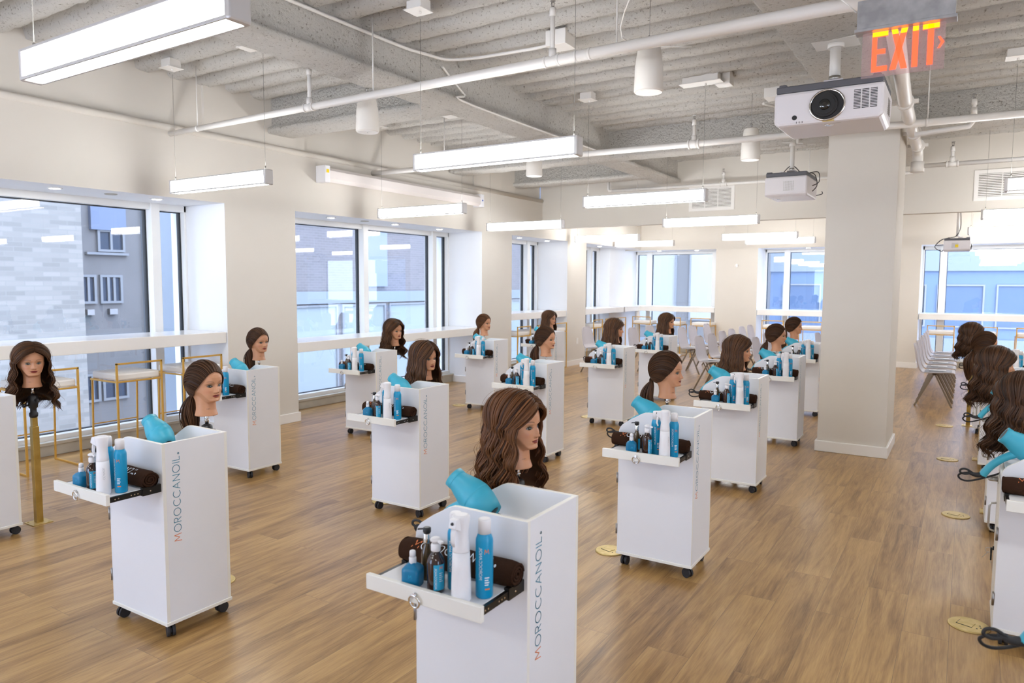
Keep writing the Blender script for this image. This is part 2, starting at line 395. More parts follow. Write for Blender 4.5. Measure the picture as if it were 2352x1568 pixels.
# ribbed, sprayed ceiling
def rib_ceiling():
    rnd = random.Random(4); mb = MB(); prof = []
    y = -3.2; PT = .31
    while y < 11.4:
        for dy, dz in ((0, -.004), (.03, -.016), (.075, -.020), (.12, -.018), (.155, -.006), (.175, .03), (.188, .12), (.20, .16), (.25, .165), (.285, .10)):
            prof.append((y+dy, 3.60+dz))
        y += PT
    nx = 170; xs = [-6.7+11.6*i/(nx-1) for i in range(nx)]
    vs = [(x, py+rnd.uniform(-.007, .007), pz+rnd.uniform(-.008, .008)) for x in xs for py, pz in prof]; k = len(prof)
    mb.add(vs, [(i*k+j, i*k+j+1, (i+1)*k+j+1, (i+1)*k+j) for i in range(nx-1) for j in range(k-1)], 0, True)
    mb.box(-7.5, 5, -3.4, 11.5, 3.8, 3.9)
    return mb
struct('ceiling', rib_ceiling(), 'plaster')
def beam(along, c, a, b, flange=.36, web=.25, z0=3.25, top=3.85):
    rnd = random.Random(int(c*100)); mb = MB(); n = max(8, int((b-a)/.12))
    sec = [(-web/2, top), (-web/2, z0+.075), (-flange/2, z0+.05), (-flange/2, z0+.01), (-flange/2+.015, z0), (0, z0-.004), (flange/2-.015, z0), (flange/2, z0+.01), (flange/2, z0+.05), (web/2, z0+.075), (web/2, z0+.2), (web/2, z0+.3), (web/2, top)]
    k = len(sec); vs = []
    for i in range(n+1):
        t = a+(b-a)*i/n
        for u, v in sec:
            j = rnd.uniform(-.005, .005) if v < top else 0; uu = c+u+j; vv = v+(rnd.uniform(-.005, .005) if v < top else 0)
            vs.append((uu, t, vv) if along == 'y' else (t, uu, vv))
    mb.add(vs, [(i*k+j, i*k+j+1, (i+1)*k+j+1, (i+1)*k+j) for i in range(n) for j in range(k-1)], 0, True)
    return mb
struct('ceiling_beam', beam('y', -4.18, -3.2, 11.42), 'plaster')
struct('ceiling_beam', beam('y', -.88, -3.2, 11.42, .5, .38), 'plaster')
struct('ceiling_beam', beam('x', 5.56, -6.60, -4.25), 'plaster')
struct('ceiling_beam', beam('x', 8.88, -6.60, 4.85), 'plaster')
struct('ceiling_beam', beam('x', 10.62, -6.60, -4.25), 'plaster')
col = MB(); col.box(-1.185, -.585, 7.49, 8.25, 0, 3.9); col = struct('column', col, 'wall', bevel=.004)
bb = MB(); bb.box(-1.205, -.565, 7.47, 8.27, 0, .105); obj('baseboard', bb, 'trim', col, .006)
b = MB()
for a, c_ in ((-3.2, -2.95), (.35, .95), (4.79, 5.72), (9.48, 10.37), (12.38, 13.19)): b.box(-7.12, XW+.018, a-.018, c_+.018, 0, .108)
struct('baseboard_left', b, 'trim', bevel=.004)
b = MB()
for a, c_ in ((-4.78, -3.87), (-1.55, -.80), (3.3, 5.0)): b.box(a-.018, c_+.018, YB-.018, YG-.16, 0, .11)
b.box(-6.98, -6.94, 15.18, YG-.16, 0, .11)
struct('baseboard_back', b, 'trim', bevel=.004)

# windows: x0..x1 along the wall, mullions given as spans
WN = [0]
def window(axis, g, panes, zb, zt, y0, y1, curb=True):
    WN[0] += 1; root = thing('window_%d' % WN[0], None, None, kind='structure')
    def P(mb, u0, u1, d0, d1, z0, z1, mi=0):
        if axis == 'x': mb.box(g-d1, g-d0, u0, u1, z0, z1, mi)
        else: mb.box(u0, u1, g+d0, g+d1, z0, z1, mi)
    fr = MB(); gk = MB()
    P(fr, y0, y1, -.08, .06, zt, zt+.09); P(fr, y0, y1, -.10, .06, zb-.055, zb)
    edges = [y0]+[q for p in panes for q in p]+[y1]
    for i in range(0, len(edges), 2):
        if edges[i+1]-edges[i] > .004: P(fr, edges[i], edges[i+1], -.11 if .06 < edges[i+1]-edges[i] else -.08, .06, zb-.055, zt+.09)
    obj('frame', fr, 'frame', root, .004)
    for a, b_ in panes:
        q = MB(); P(q, a, b_, .0, .012, zb, zt); obj('pane', q, 'glass', root)
        t = .010
        P(gk, a, a+t, -.012, .04, zb, zt); P(gk, b_-t*1.4, b_, -.012, .04, zb, zt); P(gk, a, b_, -.012, .04, zt-t*.8, zt); P(gk, a, b_, -.012, .04, zb, zb+t*.7)
    obj('gasket', gk, 'gasket', root)
    if curb:
        cb = MB(); P(cb, y0, y1, -.16, .1, 0, zb-.055); obj('curb', cb, 'sillgrey', root, .004)
        sl = MB(); P(sl, y0, y1, -.18, -.10, zb-.075, zb-.045); obj('sill', sl, 'sillgrey', root, .003)
    return root
window('x', XG, [(-2.9, -1.3), (-1.2, .30)], .175, 2.365, -2.95, .35)  # unseen window, added to bring daylight onto the cart fronts
window('y', -3.28, [(-6.25, -4.9), (-4.75, -3.35)], .175, 2.33, -6.3, -3.3)  # out-of-view window put in for bluish daylight from behind the camera
window('x', 4.87, [(-1.4, -.0), (.15, 1.35)], .175, 2.33, -1.5, 1.45)  # made-up right wall window, a bluish daylight fill for the cart sides
window('x', XG, [(1.0, 2.60), (2.70, 4.375), (4.47, 4.765)], .175, 2.365, .95, 4.79)
window('x', XG, [(5.75, 7.48), (7.575, 9.03), (9.125, 9.455)], .175, 2.365, 5.72, 9.48)
window('x', XG, [(10.40, 11.93), (12.03, 12.35)], .175, 2.365, 10.37, 12.38)
window('x', XG, [(13.22, 14.68), (14.78, 15.17)], .175, 2.365, 13.19, 15.2)
window('y', YG, [(-6.93, -6.67), (-6.56, -5.06), (-4.96, -4.83)], .175, 2.33, -6.96, -4.78)
window('y', YG, [(-3.84, -3.46), (-3.35, -1.60)], .175, 2.33, -3.87, -1.55)
window('y', YG, [(-.77, -.50), (-.38, 1.5), (1.65, 3.25)], .175, 2.33, -.80, 3.3)

# downlights in the window heads
dl = MB(); dl.lathe([(.062, 0), (.062, -.006), (.045, -.008), (.042, .004)], 20, mi=0); 
root = thing('recessed_downlight', '', 'downlight'); obj('trim_ring', dl, 'trim', root)
g_ = MB(); g_.lathe([(.04, -.004), (.04, -.009)], 18); obj('lens', g_, 'glowspot', root)
PD = Proto(root)
wins = ['nearest left window', 'nearest left window', 'second left window', 'second left window', 'second left window', 'third left window', 'third left window', 'corner window bay', 'back window bay by the corner', 'back window bay by the corner', 'back window left of the column', 'right back window']
wpos = ['farther from the pier', 'beside the pier', 'at its near end', 'in its middle', 'at its far end', 'at its near end', 'at its far end', 'on the left wall side', 'on its left', 'on its right', 'near its left end', 'near its middle']
for (x, y), a, b_ in zip([(-6.8, 3.26), (-6.8, 4.2), (-6.8, 6.5), (-6.8, 7.7), (-6.8, 8.7), (-6.8, 11.0), (-6.8, 12.0), (-6.8, 14.3), (-6.2, 16.3), (-5.3, 16.3), (-2.9, 16.3), (.9, 16.3)], wins, wpos):
    PD.place((x, y, 2.432 if x == -6.8 else 2.40), 0, 'round downlight above the %s, %s' % (a, b_), 'downlight', 'downlights in the window heads')
def grille(x, y):
    q = MB(); q.lathe([(.055, 0), (.055, -.005), (.05, -.008)], 20); return tag(obj('ceiling_speaker', q, 'sillgrey', loc=(x, y, 2.432)), None, 'speaker')
for (x, y), t in (((-6.8, 3.75), 'flat grey speaker grille between the two downlights above the nearest left window'), ((-6.8, 7.1), 'flat grey speaker grille between downlights above the second left window')): grille(x, y)['label'] = t

# counters
def counter(x0, x1, y0, y1, z0, z1, label):
    q = MB(); q.box(x0, x1, y0, y1, z0, z1); return tag(obj('window_counter', q, 'counter', bevel=.004), label, 'counter', 'counters across the windows')
counter(-7.17, XW-.01, .96, 4.78, .98, 1.095, 'long white counter across the nearest left window')
counter(-7.17, XW-.01, 5.73, 9.47, .80, .915, 'lower white counter across the second left window')
counter(-7.17, XW-.01, 10.38, 12.37, .985, 1.10, 'white counter across the third left window')
q = MB(); q.box(-7.17, XW-.01, 13.2, 15.19, .985, 1.10); q.box(-6.955, XW-.01, 15.15, YG-.13, .985, 1.10); q.box(XW-.011, -4.79, YB+.01, YG-.13, .985, 1.10)
cl = tag(obj('window_counter', q, 'counter', bevel=.004), 'L-shaped white counter turning the far left corner', 'counter', 'counters across the windows')
q = MB(); q.box(-6.62, -6.55, 16.0, 16.06, 0, .985); obj('support_leg', q, 'counter', cl)
counter(-3.86, -1.56, YB+.01, YG-.13, .96, 1.075, 'white counter across the back window left of the column')
counter(-.79, 3.29, YB+.01, YG-.13, .96, 1.075, 'white counter across the back window right of the column')

# screen housing, vents, switch plates
t = thing('screen_housing', 'long white roll-up screen housing on the upper left wall', 'projection screen')
q = MB(); q.prism([(-6.558, 2.83), (-6.45, 2.80), (-6.41, 2.84), (-6.41, 2.93), (-6.44, 2.965), (-6.558, 2.965)], 'y', 6.10, 9.25); obj('case', q, mat('screen_case_white', (.80, .74, .71), .5), t)
q = MB(); q.box(-6.558, -6.40, 6.04, 6.12, 2.79, 2.985); obj('end_cap', q, 'capwhite', t, .006)
q = MB(); q.box(-6.558, -6.40, 9.23, 9.31, 2.79, 2.985); obj('end_cap', q, 'capwhite', t, .006)
q = MB(); q.box(-6.402, -6.397, 6.06, 6.10, 2.90, 2.94); part_label(obj('sticker', q, 'yellow', t), 'yellow sticker')
q = MB(); q.box(-6.401, -6.396, 9.25, 9.28, 2.88, 2.90); part_label(obj('sticker', q, 'bluetag', t), 'blue sticker')
def vent(x0, x1, z0, z1, label):
    t = thing('air_vent', label, 'vent', group='vents in the bulkhead')
    q = MB(); f = .05; q.box(x0-f, x1+f, 11.385, 11.4, z0-f, z0); q.box(x0-f, x1+f, 11.385, 11.4, z1, z1+f); q.box(x0-f, x0, 11.385, 11.4, z0, z1); q.box(x1, x1+f, 11.385, 11.4, z0, z1); obj('frame', q, 'trim', t)
    q = MB(); q.box(x0, x1, 11.396, 11.399, z0, z1); obj('backing', q, mat('vent_dark', (.10, .085, .05), .8), t)
    q = MB(); n = 14
    for i in range(n):
        z = z0+(z1-z0)*(i+.5)/n; q.box(x0, x1, 11.382, 11.396, z-.0065, z+.0065)
    k = max(1, int((x1-x0)/.3))
    for i in range(1, k+1): q.box(x0+(x1-x0)*i/(k+1)-.006, x0+(x1-x0)*i/(k+1)+.006, 11.381, 11.396, z0, z1)
    obj('slats', q, 'trim', t)
vent(-3.80, -3.18, 2.83, 3.12, 'white slatted air vent in the bulkhead left of the column')
vent(.05, 1.6, 2.78, 3.08, 'wide slatted air vent in the bulkhead at the right edge')
q = MB(); q.box(XW, XW+.008, 12.78, 12.86, .42, .54); tag(obj('wall_plate', q, 'trim', bevel=.003), 'small white outlet plate on the pier left of the corner bay', 'outlet')
t = thing('wall_sensor', 'small white round sensor on the back wall pier', 'sensor')
q = MB(); q.cyl((-4.32, YB, 2.03), (-4.32, YB-.02, 2.03), .045, .04, 16); obj('base_plate', q, 'trim', t)
q = MB(); q.cyl((-4.30, YB-.02, 2.03), (-4.30, YB-.06, 2.03), .02, .02, 12); obj('sensor_eye', q, 'steel', t)

# brass floor outlets
t = thing('floor_outlet', '', 'floor outlet')
q = MB(); q.lathe([(.088, 0), (.088, .003), (.082, .006)], 40); obj('cover', q, 'brassplate', t)
q = MB(); q.box(-.045, .02, -.026, .026, .0055, .0085); obj('flap', q, 'brassplate', t, .001)
q = MB()
for a in ((-.047, -.045, -.028, .028), (-.047, .022, -.028, -.026)): q.box(*a, .005, .0075)
for a in ((.04, -.02), (.05, 0), (.04, .02)): q.cyl((a[0], a[1], .005), (a[0], a[1], .0066), .004, .004, 8)
obj('slots', q, 'tealdark', t)
PO = Proto(t)
for x, y, l in ((.078, 3.98, 'nearest and largest of the outlets beside the right hand carts'), (0, 5.89, 'second nearest in the right aisle'), (-.09, 7.77, 'third in the right aisle, right of the column base'), (-.16, 9.64, 'farthest in the right aisle'), (-1.77, 3.93, 'beside the left wheel of the large cart right of centre'), (-3.60, 3.93, 'under the left wheel of the cart left of centre'), (-5.66, 7.65, 'by the wheel of the far cart near the second window'), (-3.85, 7.85, 'by the wheel of the cart before the white chairs'), (-3.37, 2.36, 'mostly hidden behind the left foreground cart')):
    PO.place((x, y, .0005), R(-18), 'round brass floor outlet, '+l, 'floor outlet', 'brass floor outlets')

# ---------------------------------------------------------------- linear lamps
def make_lamp(zc, short):
    t = thing('linear_pendant_lamp', '', 'lamp'); Lh = .64; H = .118
    q = MB(); q.box(-Lh+.012, Lh-.012, -.033, .033, .004, H-.003); obj('diffuser', q, 'glow', t)
    q = MB()
    q.box(-Lh, Lh, -.014, .014, H-.003, H+.001)
    for s in (-1, 1): q.box(-Lh, Lh, s*.038-.005, s*.038+.005, .0, .012); q.box(-Lh, Lh, s*.038-.005, s*.038+.005, H-.012, H)
    obj('frame', q, 'alu', t, .002)
    for s in (-1, 1):
        q = MB(); q.box(s*Lh-.014, s*Lh+.014, -.042, .042, -.002, H+.002); obj('end_cap', q, 'alu', t, .008)
    for s in (-1, 1):
        q = MB(); x = s*(Lh-.03); q.cyl((x, 0, H), (x, 0, zc), .0016, n=5); q.cyl((x, 0, H), (x, 0, H+.03), .006, n=8); obj('suspension_wire', q, 'cable', t)
        q = MB(); a = .20 if s > 0 else .075; q.box(x-a*1.2, x+a*.8, -.075, .075, zc+.05, zc+.058); q.box(x-a*1.05, x+a*.65, -.055, .055, zc+.058, zc+.13); q.cyl((x, 0, zc+.03), (x, 0, zc+.05), .008, n=8); obj('ceiling_canopy', q, 'pipe', t, .003)
    return t
lampA = Proto(make_lamp(1.05, False)); lampB = Proto(make_lamp(.47, True))
for x, y, z, k, l in ((-2.565, 1.47, 2.41, 0, 'largest lamp, at the top left of the photo'), (-5.48, 3.95, 2.41, 0, 'lamp near the left wall before the nearest window pier'), (-2.72, 4.05, 2.41, 0, 'lamp in the centre, second largest'), (-5.545, 6.73, 2.41, 0, 'lamp before the second left window'),
        (-2.80, 6.87, 2.41, 0, 'lamp right of centre, before the left bulkhead vent'), (-5.58, 9.16, 2.41, 0, 'lamp before the pier between second and third windows'), (-2.99, 9.71, 2.41, 0, 'lamp just before the bulkhead, right of centre'),
        (-5.755, 12.4, 2.41, 1, 'lamp before the third left window, upper of an overlapping pair'), (-5.85, 14.5, 2.41, 1, 'lamp at the far left corner, lower of an overlapping pair'), (-3.165, 13.15, 2.41, 1, 'lamp left of the column, upper of an overlapping pair'), (-3.135, 14.65, 2.41, 1, 'farthest lamp left of the column, lower of an overlapping pair'),
        (.87, 7.46, 2.41, 0, 'lamp cut by the right edge before the right vent'), (.74, 10.4, 2.41, 0, 'lamp at the right edge below the vent'), (.60, 13.4, 2.41, 1, 'lamp at the right edge above the third projector'), (.62, 15.2, 2.41, 1, 'farthest lamp at the right edge, lowest of the four'),
        (0.95, 4.2, 2.41, 0, 'lamp added out of view over the second right edge cart'), (0.95, 1.5, 2.41, 0, 'lamp added out of view over the nearest right edge cart'), (-5.5, 1.2, 2.41, 0, 'lamp added out of view beyond the left edge'), (-2.6, -1.2, 2.41, 0, 'lamp added out of view behind the camera, middle'), (0.95, -1.2, 2.41, 0, 'lamp added out of view behind the camera, right'), (-5.5, -1.2, 2.41, 0, 'lamp added out of view behind the camera, left'), (3.5, 1.5, 2.41, 0, 'lamp added out of view at far right, nearest'), (3.5, 4.2, 2.41, 0, 'lamp added out of view at far right, second'), (3.5, 7.4, 2.41, 0, 'lamp added out of view at far right, third'), (3.3, 10.4, 2.41, 0, 'lamp added out of view at far right, fourth'), (3.3, 14, 2.41, 1, 'lamp added out of view at far right, beyond the bulkhead')):  # unseen lamps added: the grid carried on to light the room
    (lampB if k else lampA).place((x, y, z), 0, 'glowing white linear pendant '+l, 'lamp', 'linear pendant lamps')

# ---------------------------------------------------------------- pipes, sprinklers
def sprinkler(parent, x, y, z, h, r=.016):
    q = MB(); q.cyl((x, y, z), (x, y, z+h), r, n=10); q.cyl((x, y, z-.005), (x, y, z+.05), r*1.6, n=10); q.cyl((x, y, z+h-.05), (x, y, z+h), r*1.35, n=10); obj('riser', q, 'pipe', parent)
    q = MB(); zz = z+h; q.cyl((x, y, zz), (x, y, zz+.01), .010, n=8)
    for s in (-1, 1): q.tube([(x+s*.006, y, zz+.01), (x+s*.012, y, zz+.025), (x+s*.006, y, zz+.042)], .0022, 5)
    q.cyl((x, y, zz+.042), (x, y, zz+.045), .017, n=12); q.cyl((x, y, zz+.012), (x, y, zz+.04), .002, n=5); obj('sprinkler_head', q, 'hinge', parent)
def pipe_thing(p0, p1, r, label, tees=(), hangers=(), r2=None):
    t = thing('sprinkler_pipe', label, 'pipe'); p0 = Vector(p0); p1 = Vector(p1); q = MB()
    q.cyl(p0, p1, r, r2 or r, 14)
    for f in tees:
        p = p0.lerp(p1, f[0]); d = (p1-p0).normalized(); q.cyl(p-d*.05, p+d*.05, r*1.35, n=14); q.cyl(p-d*.055, p-d*.04, r*1.55, n=14); q.cyl(p+d*.04, p+d*.055, r*1.55, n=14)
    obj('pipe_run', q, 'pipe', t)
    for f in tees:
        if f[1]: p = p0.lerp(p1, f[0]); sprinkler(t, p.x, p.y, p.z+r, f[1])
    for f in hangers:
        p = p0.lerp(p1, f); q = MB(); q.cyl((p.x, p.y, p.z+r*.8), (p.x, p.y, 3.6), .005, n=6); d = (p1-p0).normalized()
        q.cyl(p-d*.012, p+d*.012, r*1.15, n=14); obj('hanger', q, 'pipe', t)
    return t
pipe_thing((-6.56, 4.21, 3.035), (.9, 4.05, 3.03), .024, 'long white sprinkler pipe crossing the foreground ceiling', [(.265, .28), (.57, .30), (.60, 0)], [.06, .36, .63], .040)
pipe_thing((-6.56, 7.0, 3.02), (1.2, 7.0, 2.955), .030, 'white sprinkler pipe crossing before the column top', [(.545, .20)], [.15, .8])
t = pipe_thing((-5.1, 11.2, 3.17), (-.7, 11.2, 3.13), .024, 'thin white sprinkler pipe running along the bulkhead', [(.42, .16)], [.1, .7])
q = MB(); q.tube([(-5.1, 11.2, 3.17), (-5.16, 11.2, 3.17), (-5.18, 11.2, 3.2), (-5.18, 11.2, 3.36)], .026, 10); obj('elbow', q, 'pipe', t)
t = thing('water_main_pipe', 'thick white pipe passing right of the column top', 'pipe')
q = MB(); q.tube([(-.36, 3.3, 3.02), (-.47, 6.3, 3.0), (-.50, 8.2, 3.0), (-.50, 8.5, 2.98), (-.50, 8.56, 2.93), (-.50, 8.56, 2.78)], .048, 16)
obj('pipe_run', q, 'pipe', t)
for y in (6.3, 7.6, 8.3):
    q = MB(); q.cyl((-.47-.01*(y-6.3), y-.03, 3.0), (-.47-.01*(y-6.3), y+.03, 3.0), .062, n=16); q.box(-.56-.01*(y-6.3), -.38-.01*(y-6.3), y-.012, y+.012, 2.985, 3.015); obj('coupling', q, 'pipe', t)
q = MB(); q.cyl((-.5, 8.56, 2.775), (-.5, 8.56, 2.88), .062, n=16); obj('coupling', q, 'pipe', t)
pipe_thing((-.5, 8.56, 2.835), (4.75, 8.56, 2.835), .022, 'thin white sprinkler pipe before the right hand vent', [(.058, .15)], [.5])
t = thing('sprinkler_branch', 'white elbowed sprinkler branch right of the thick pipe', 'pipe')
q = MB(); q.tube([(-.46, 7.3, 2.93), (-.12, 7.3, 2.955), (-.06, 7.3, 2.96), (-.03, 7.3, 3.0), (-.03, 7.3, 3.08)], .022, 10); obj('pipe_run', q, 'pipe', t); sprinkler(t, -.03, 7.3, 3.06, .12)
# conduits on beams
def conduit(path, r, label):
    q = MB(); q.tube(smooth(path), r, 8); return tag(obj('conduit', q, 'pipe'), label, 'conduit')
conduit([(-4.035, -1, 3.55), (-4.035, 4.0, 3.55), (-3.98, 4.9, 3.55), (-3.8, 5.15, 3.54), (-3.2, 5.2, 3.53), (-2.95, 5.2, 3.53)], .014, 'white conduit along the beam bending to a ceiling box')
conduit([(-4.03, 5.2, 3.53), (-4.03, 5.35, 3.45), (-4.0, 5.5, 3.34), (-3.985, 5.6, 3.27), (-3.985, 8.6, 3.27)], .010, 'thin conduit running under the long beam edge')
conduit([(-1.9, 7.9, 3.5), (-1.75, 8.3, 3.5), (-1.7, 8.66, 3.45), (-1.7, 8.68, 3.2)], .014, 'curved white conduit dropping down the cross beam')
conduit([(-1.2, 3.2, 3.56), (-1.6, 4.0, 3.55), (-2.4, 5.4, 3.55), (-2.0, 5.9, 3.55)], .005, 'thin cable crossing under the ceiling ribs')
for x, y, s, l in ((-2.85, 5.22, .09, 'square white junction box at the conduit end under the ribs'), (-2.05, 7.0, .07, 'white junction box beside the second hanging speaker'), (-1.75, 7.75, .09, 'white junction box near the cross beam face'), (-4.75, 3.3, .07, 'white junction box beside the first lamp canopy'), (-4.75, 6.9, .08, 'white junction box on the left bay ceiling')):
    q = MB(); q.box(x-s, x+s, y-s, y+s, 3.50, 3.62); tag(obj('junction_box', q, 'pipe', bevel=.004), l, 'junction box')

# hanging speakers
t = thing('pendant_speaker', '', 'speaker')
q = MB(); q.lathe([(.094, .004), (.098, .012), (.092, .18), (.072, .31), (.06, .325)], 32); obj('body', q, 'speaker', t)
q = MB(); q.lathe([(.089, 0), (.090, .006)], 32); obj('grille', q, 'trim', t)
q = MB(); q.cyl((0, 0, -.001), (0, 0, .004), .006, n=10); obj('badge', q, 'chrome', t)
q = MB(); q.tube([(0, 0, .32), (0, 0, .36), (.005, 0, .37)], .012, 8); q.cyl((0, 0, .35), (0, 0, .72), .002, n=5); obj('hanging_wire', q, 'hinge', t)
PS = Proto(t)
for x, y, z, l in ((-4.38, 4.62, 2.89, 'left one, beside the long beam'), (-1.88, 4.68, 2.90, 'largest one, above the centre'), (-4.47, 7.56, 2.90, 'small one behind the central lamp'), (-1.97, 7.72, 2.90, 'small one just left of the second projector')):
    PS.place((x, y, z), 0, 'white cylindrical hanging speaker, '+l, 'speaker', 'hanging speakers')

# ---------------------------------------------------------------- projectors
def projector(W, D, H):
    t = thing('projector', '', 'projector')
    q = MB(); q.prism([(-W/2, 0.02), (-W/2+.03, 0), (W/2-.03, 0), (W/2, .02), (W/2, H), (-W/2, H)], 'y', -D/2, D/2)
    q2 = [(i, v) for i, v in enumerate(q.v)]
    for i, v in q2:
        if v[2] < .03 and v[1] > 0: q.v[i] = (v[0]*.97, v[1], v[2]+.0)
    obj('body', q, 'projwhite', t, .02)
    q = MB(); q.box(-W/2+.01, W/2-.01, -D/2+.01, D/2-.01, H, H+.045)
    for s in (-1, 1): q.box(s*(W/2-.05)-.025, s*(W/2-.05)+.025, -D/2+.012, -D/2+.08, H+.04, H+.058)
    obj('top_cover', q, 'projgrey', t, .008)
    q = MB(); q.tube([(0+.105*math.cos(a*PI/16), -D/2-.004, H*.5+.095*math.sin(a*PI/16)) for a in range(32)], .008, 8, closed=True); obj('lens_ring', q, 'chrome', t)
    q = MB(); q.cyl((0, -D/2-.006, H*.5), (0, -D/2+.02, H*.5), .096, n=32); q.cyl((-.012, -D/2-.02, H*.5), (-.012, -D/2, H*.5), .076, .08, n=32); q.cyl((-.012, -D/2-.026, H*.5), (-.012, -D/2, H*.5), .062, .066, n=32); obj('lens_barrel', q, 'black', t)
    q = MB(); q.lathe([(.036, -.001), (.03, .006), (.012, .009)], 24); q.xform(Matrix.Translation((-.012, -D/2-.026, H*.5)) @ Matrix.Rotation(PI/2, 4, 'X')); obj('lens', q, 'lens', t)
    q = MB()
    for c_ in range(3):
        for k in range(13): q.box(W*.235+c_*.048, W*.235+c_*.048+.040, -D/2-.0015, -D/2+.002, H*.30+k*.0095, H*.30+k*.0095+.0045)
    obj('vent_slots', q, 'black', t)
    q = MB(); q.cyl((-W*.30, -D/2-.002, .05), (-W*.30, -D/2+.002, .05), .016, n=16)
    for k in range(3): q.box(-W*.30+.012+k*.018, -W*.30+.015+k*.018, -D/2-.0015, -D/2+.002, .012, .024)
    obj('sensor_window', q, 'black', t)
    q = MB(); q.box(-.025, .045, -D/2-.0015, -D/2+.004, .004, .012); part_label(obj('release_latch', q, 'brassplate', t), 'small tan latch under the lens')
    q = MB(); q.box(W*.02, W*.12, -D/2+.05, -D/2+.053, -.002, .001); q.lathe([(.03, 0), (.02, -.004)], 20, c=(0, -D*.3, 0)); obj('underside_label', q, 'chrome', t)
    # side vents (right and left)
    for s in (-1, 1):
        q = MB()
        for k in range(7):
            for j in range(9): q.box(s*W/2-.0015, s*W/2+.0015, -.02+k*.018-.006, -.02+k*.018+.006, .06+j*.012, .06+j*.012+.006)
        obj('side_vent', q, 'hinge', t)
    q = MB(); q.box(-.12, .12, -.06, .06, H+.045, H+.055); q.box(-.06, .06, -.05, -.046, H+.055, H+.10); q.box(-.06, .06, .046, .05, H+.055, H+.10); q.box(-.055, .055, -.05, .05, H+.095, H+.10)
    for s in (-1, 1): q.tube([(s*.08, -.02, H+.06), (s*.2, -.1, H+.062)], .012, 8); q.cyl((s*.045, -.052, H+.078), (s*.045, -.046, H+.078), .008, n=10)
    q.cyl((0, -.052, H+.078), (0, -.046, H+.078), .008, n=10)
    obj('mount_bracket', q, 'projwhite', t)
    return t
def pole(t, z0, z1, r=.028):
    q = MB(); q.cyl((0, 0, z0), (0, 0, z1), r, n=16); q.cyl((0, 0, z0), (0, 0, z0+.03), r*1.1, n=16, mi=1); obj('mount_pole', q, ['pipe', 'steel'], t)
    q = MB(); q.box(-.14, .14, -.11, .11, z1, z1+.008); q.cyl((0, 0, z1-.03), (0, 0, z1), r*1.5, n=16); obj('ceiling_plate', q, 'pipe', t)
pa = projector(.67, .50, .22); PP = pa
pb = copy_tree(pa); pc = copy_tree(pa)
pa.location = (-.835, 5.41, 2.68); tag(pa, 'large white ceiling projector facing the camera beside the exit sign', 'projector', 'ceiling projectors'); pole(pa, .32, .565, .035)
pb.location = (-1.80, 8.93, 2.62); pb.rotation_euler = (0, 0, R(-90)); pb.scale = (.92, .92, 1.0); tag(pb, 'white projector seen from its side, hanging left of the column', 'projector', 'ceiling projectors'); pole(pb, .32, .63)
pc.location = (-.18, 13.2, 2.15); pc.rotation_euler = (0, 0, R(90)); pc.scale = (.7, .7, .72); tag(pc, 'small white projector with yellow sticker, right of the column', 'projector', 'ceiling projectors'); pole(pc, .32, 1.16)
q = MB(); q.box(.3355, .3375, -.03, .03, .07, .13)
st = obj('warning_sticker', q, 'yellow', pc); st.rotation_euler = (0, 0, PI); part_label(st, 'yellow sticker')
def wires(t, paths, r=.005):
    q = MB()
    for p in paths: q.tube(smooth(p), r, 6)
    obj('cable_bundle', q, 'rubber', t)
wires(pb, [[(.1, .2, .27), (.16, .3, .24), (.15, .33, .12), (.1, .27, .06)], [(.0, .2, .28), (.1, .33, .27), (.2, .36, .15), (.12, .27, .12)], [(-.1, .1, .29), (0, .0, .38), (.05, -.1, .29)], [(-.1, .28, .03), (-.05, .36, .04), (.1, .38, .05)]])
wires(pc, [[(.0, .0, 1.1), (.03, -.04, .8), (.02, -.05, .5), (-.05, .02, .33), (-.1, .1, .29)], [(-.1, .15, .29), (-.1, .3, .24), (-.1, .42, .1), (-.1, .3, .0), (-.1, .25, .03)], [(.05, .1, .3), (.1, .3, .26), (.0, .4, .14), (.0, .26, .14)]], .008)

# ---------------------------------------------------------------- exit sign
t = thing('exit_sign', 'red lit EXIT sign hanging at the upper right of the photo', 'sign', (-.245, 3.3, 0))
q = MB(); q.box(-.185, .155, -.028, .028, 2.64, 2.755); q.box(-.192, .162, -.034, .034, 2.632, 2.645); obj('housing', q, 'galv', t, .002)
q = MB(); q.box(-.165, .125, -.003, .003, 2.455, 2.640); obj('panel', q, 'acrylic', t)
q = MB()
def lb(pts, mi=0): q.add([(u, y, v) for y in (-.0045, -.0031) for u, v in pts], [(0, 1, 2, 3), (7, 6, 5, 4), (0, 4, 5, 1), (1, 5, 6, 2), (2, 6, 7, 3), (3, 7, 4, 0)], mi)
zb_, zt_ = 2.475, 2.63; zm = 2.612; hh = zt_-zb_
def bar(x0, x1, z0, z1):
    if z1 > zm:
        lb([(x0, max(z0, zm)), (x1, max(z0, zm)), (x1, z1), (x0, z1)], 1)
        if z0 < zm: lb([(x0, z0), (x1, z0), (x1, zm), (x0, zm)])
    else: lb([(x0, z0), (x1, z0), (x1, z1), (x0, z1)])
x = -.128; wv = .017
bar(x, x+wv, zb_, zt_); bar(x+wv, x+.056, zt_-.02, zt_); bar(x+wv, x+.048, (zb_+zt_)/2-.009, (zb_+zt_)/2+.009); bar(x+wv, x+.056, zb_, zb_+.02)
x = -.057
def slant(xa, za, xb, zb2):
    f = (zm-za)/(zb2-za) if zb2 > za else (zm-za)/(zb2-za); xm = xa+(xb-xa)*f
    lb([(xa, za), (xa+.022, za), (xm+.022, zm), (xm, zm)]); lb([(xm, zm), (xm+.022, zm), (xb+.022, zb2), (xb, zb2)], 1)
slant(x-.006, zb_, x+.032, zt_); slant(x+.034, zb_, x-.004, zt_)
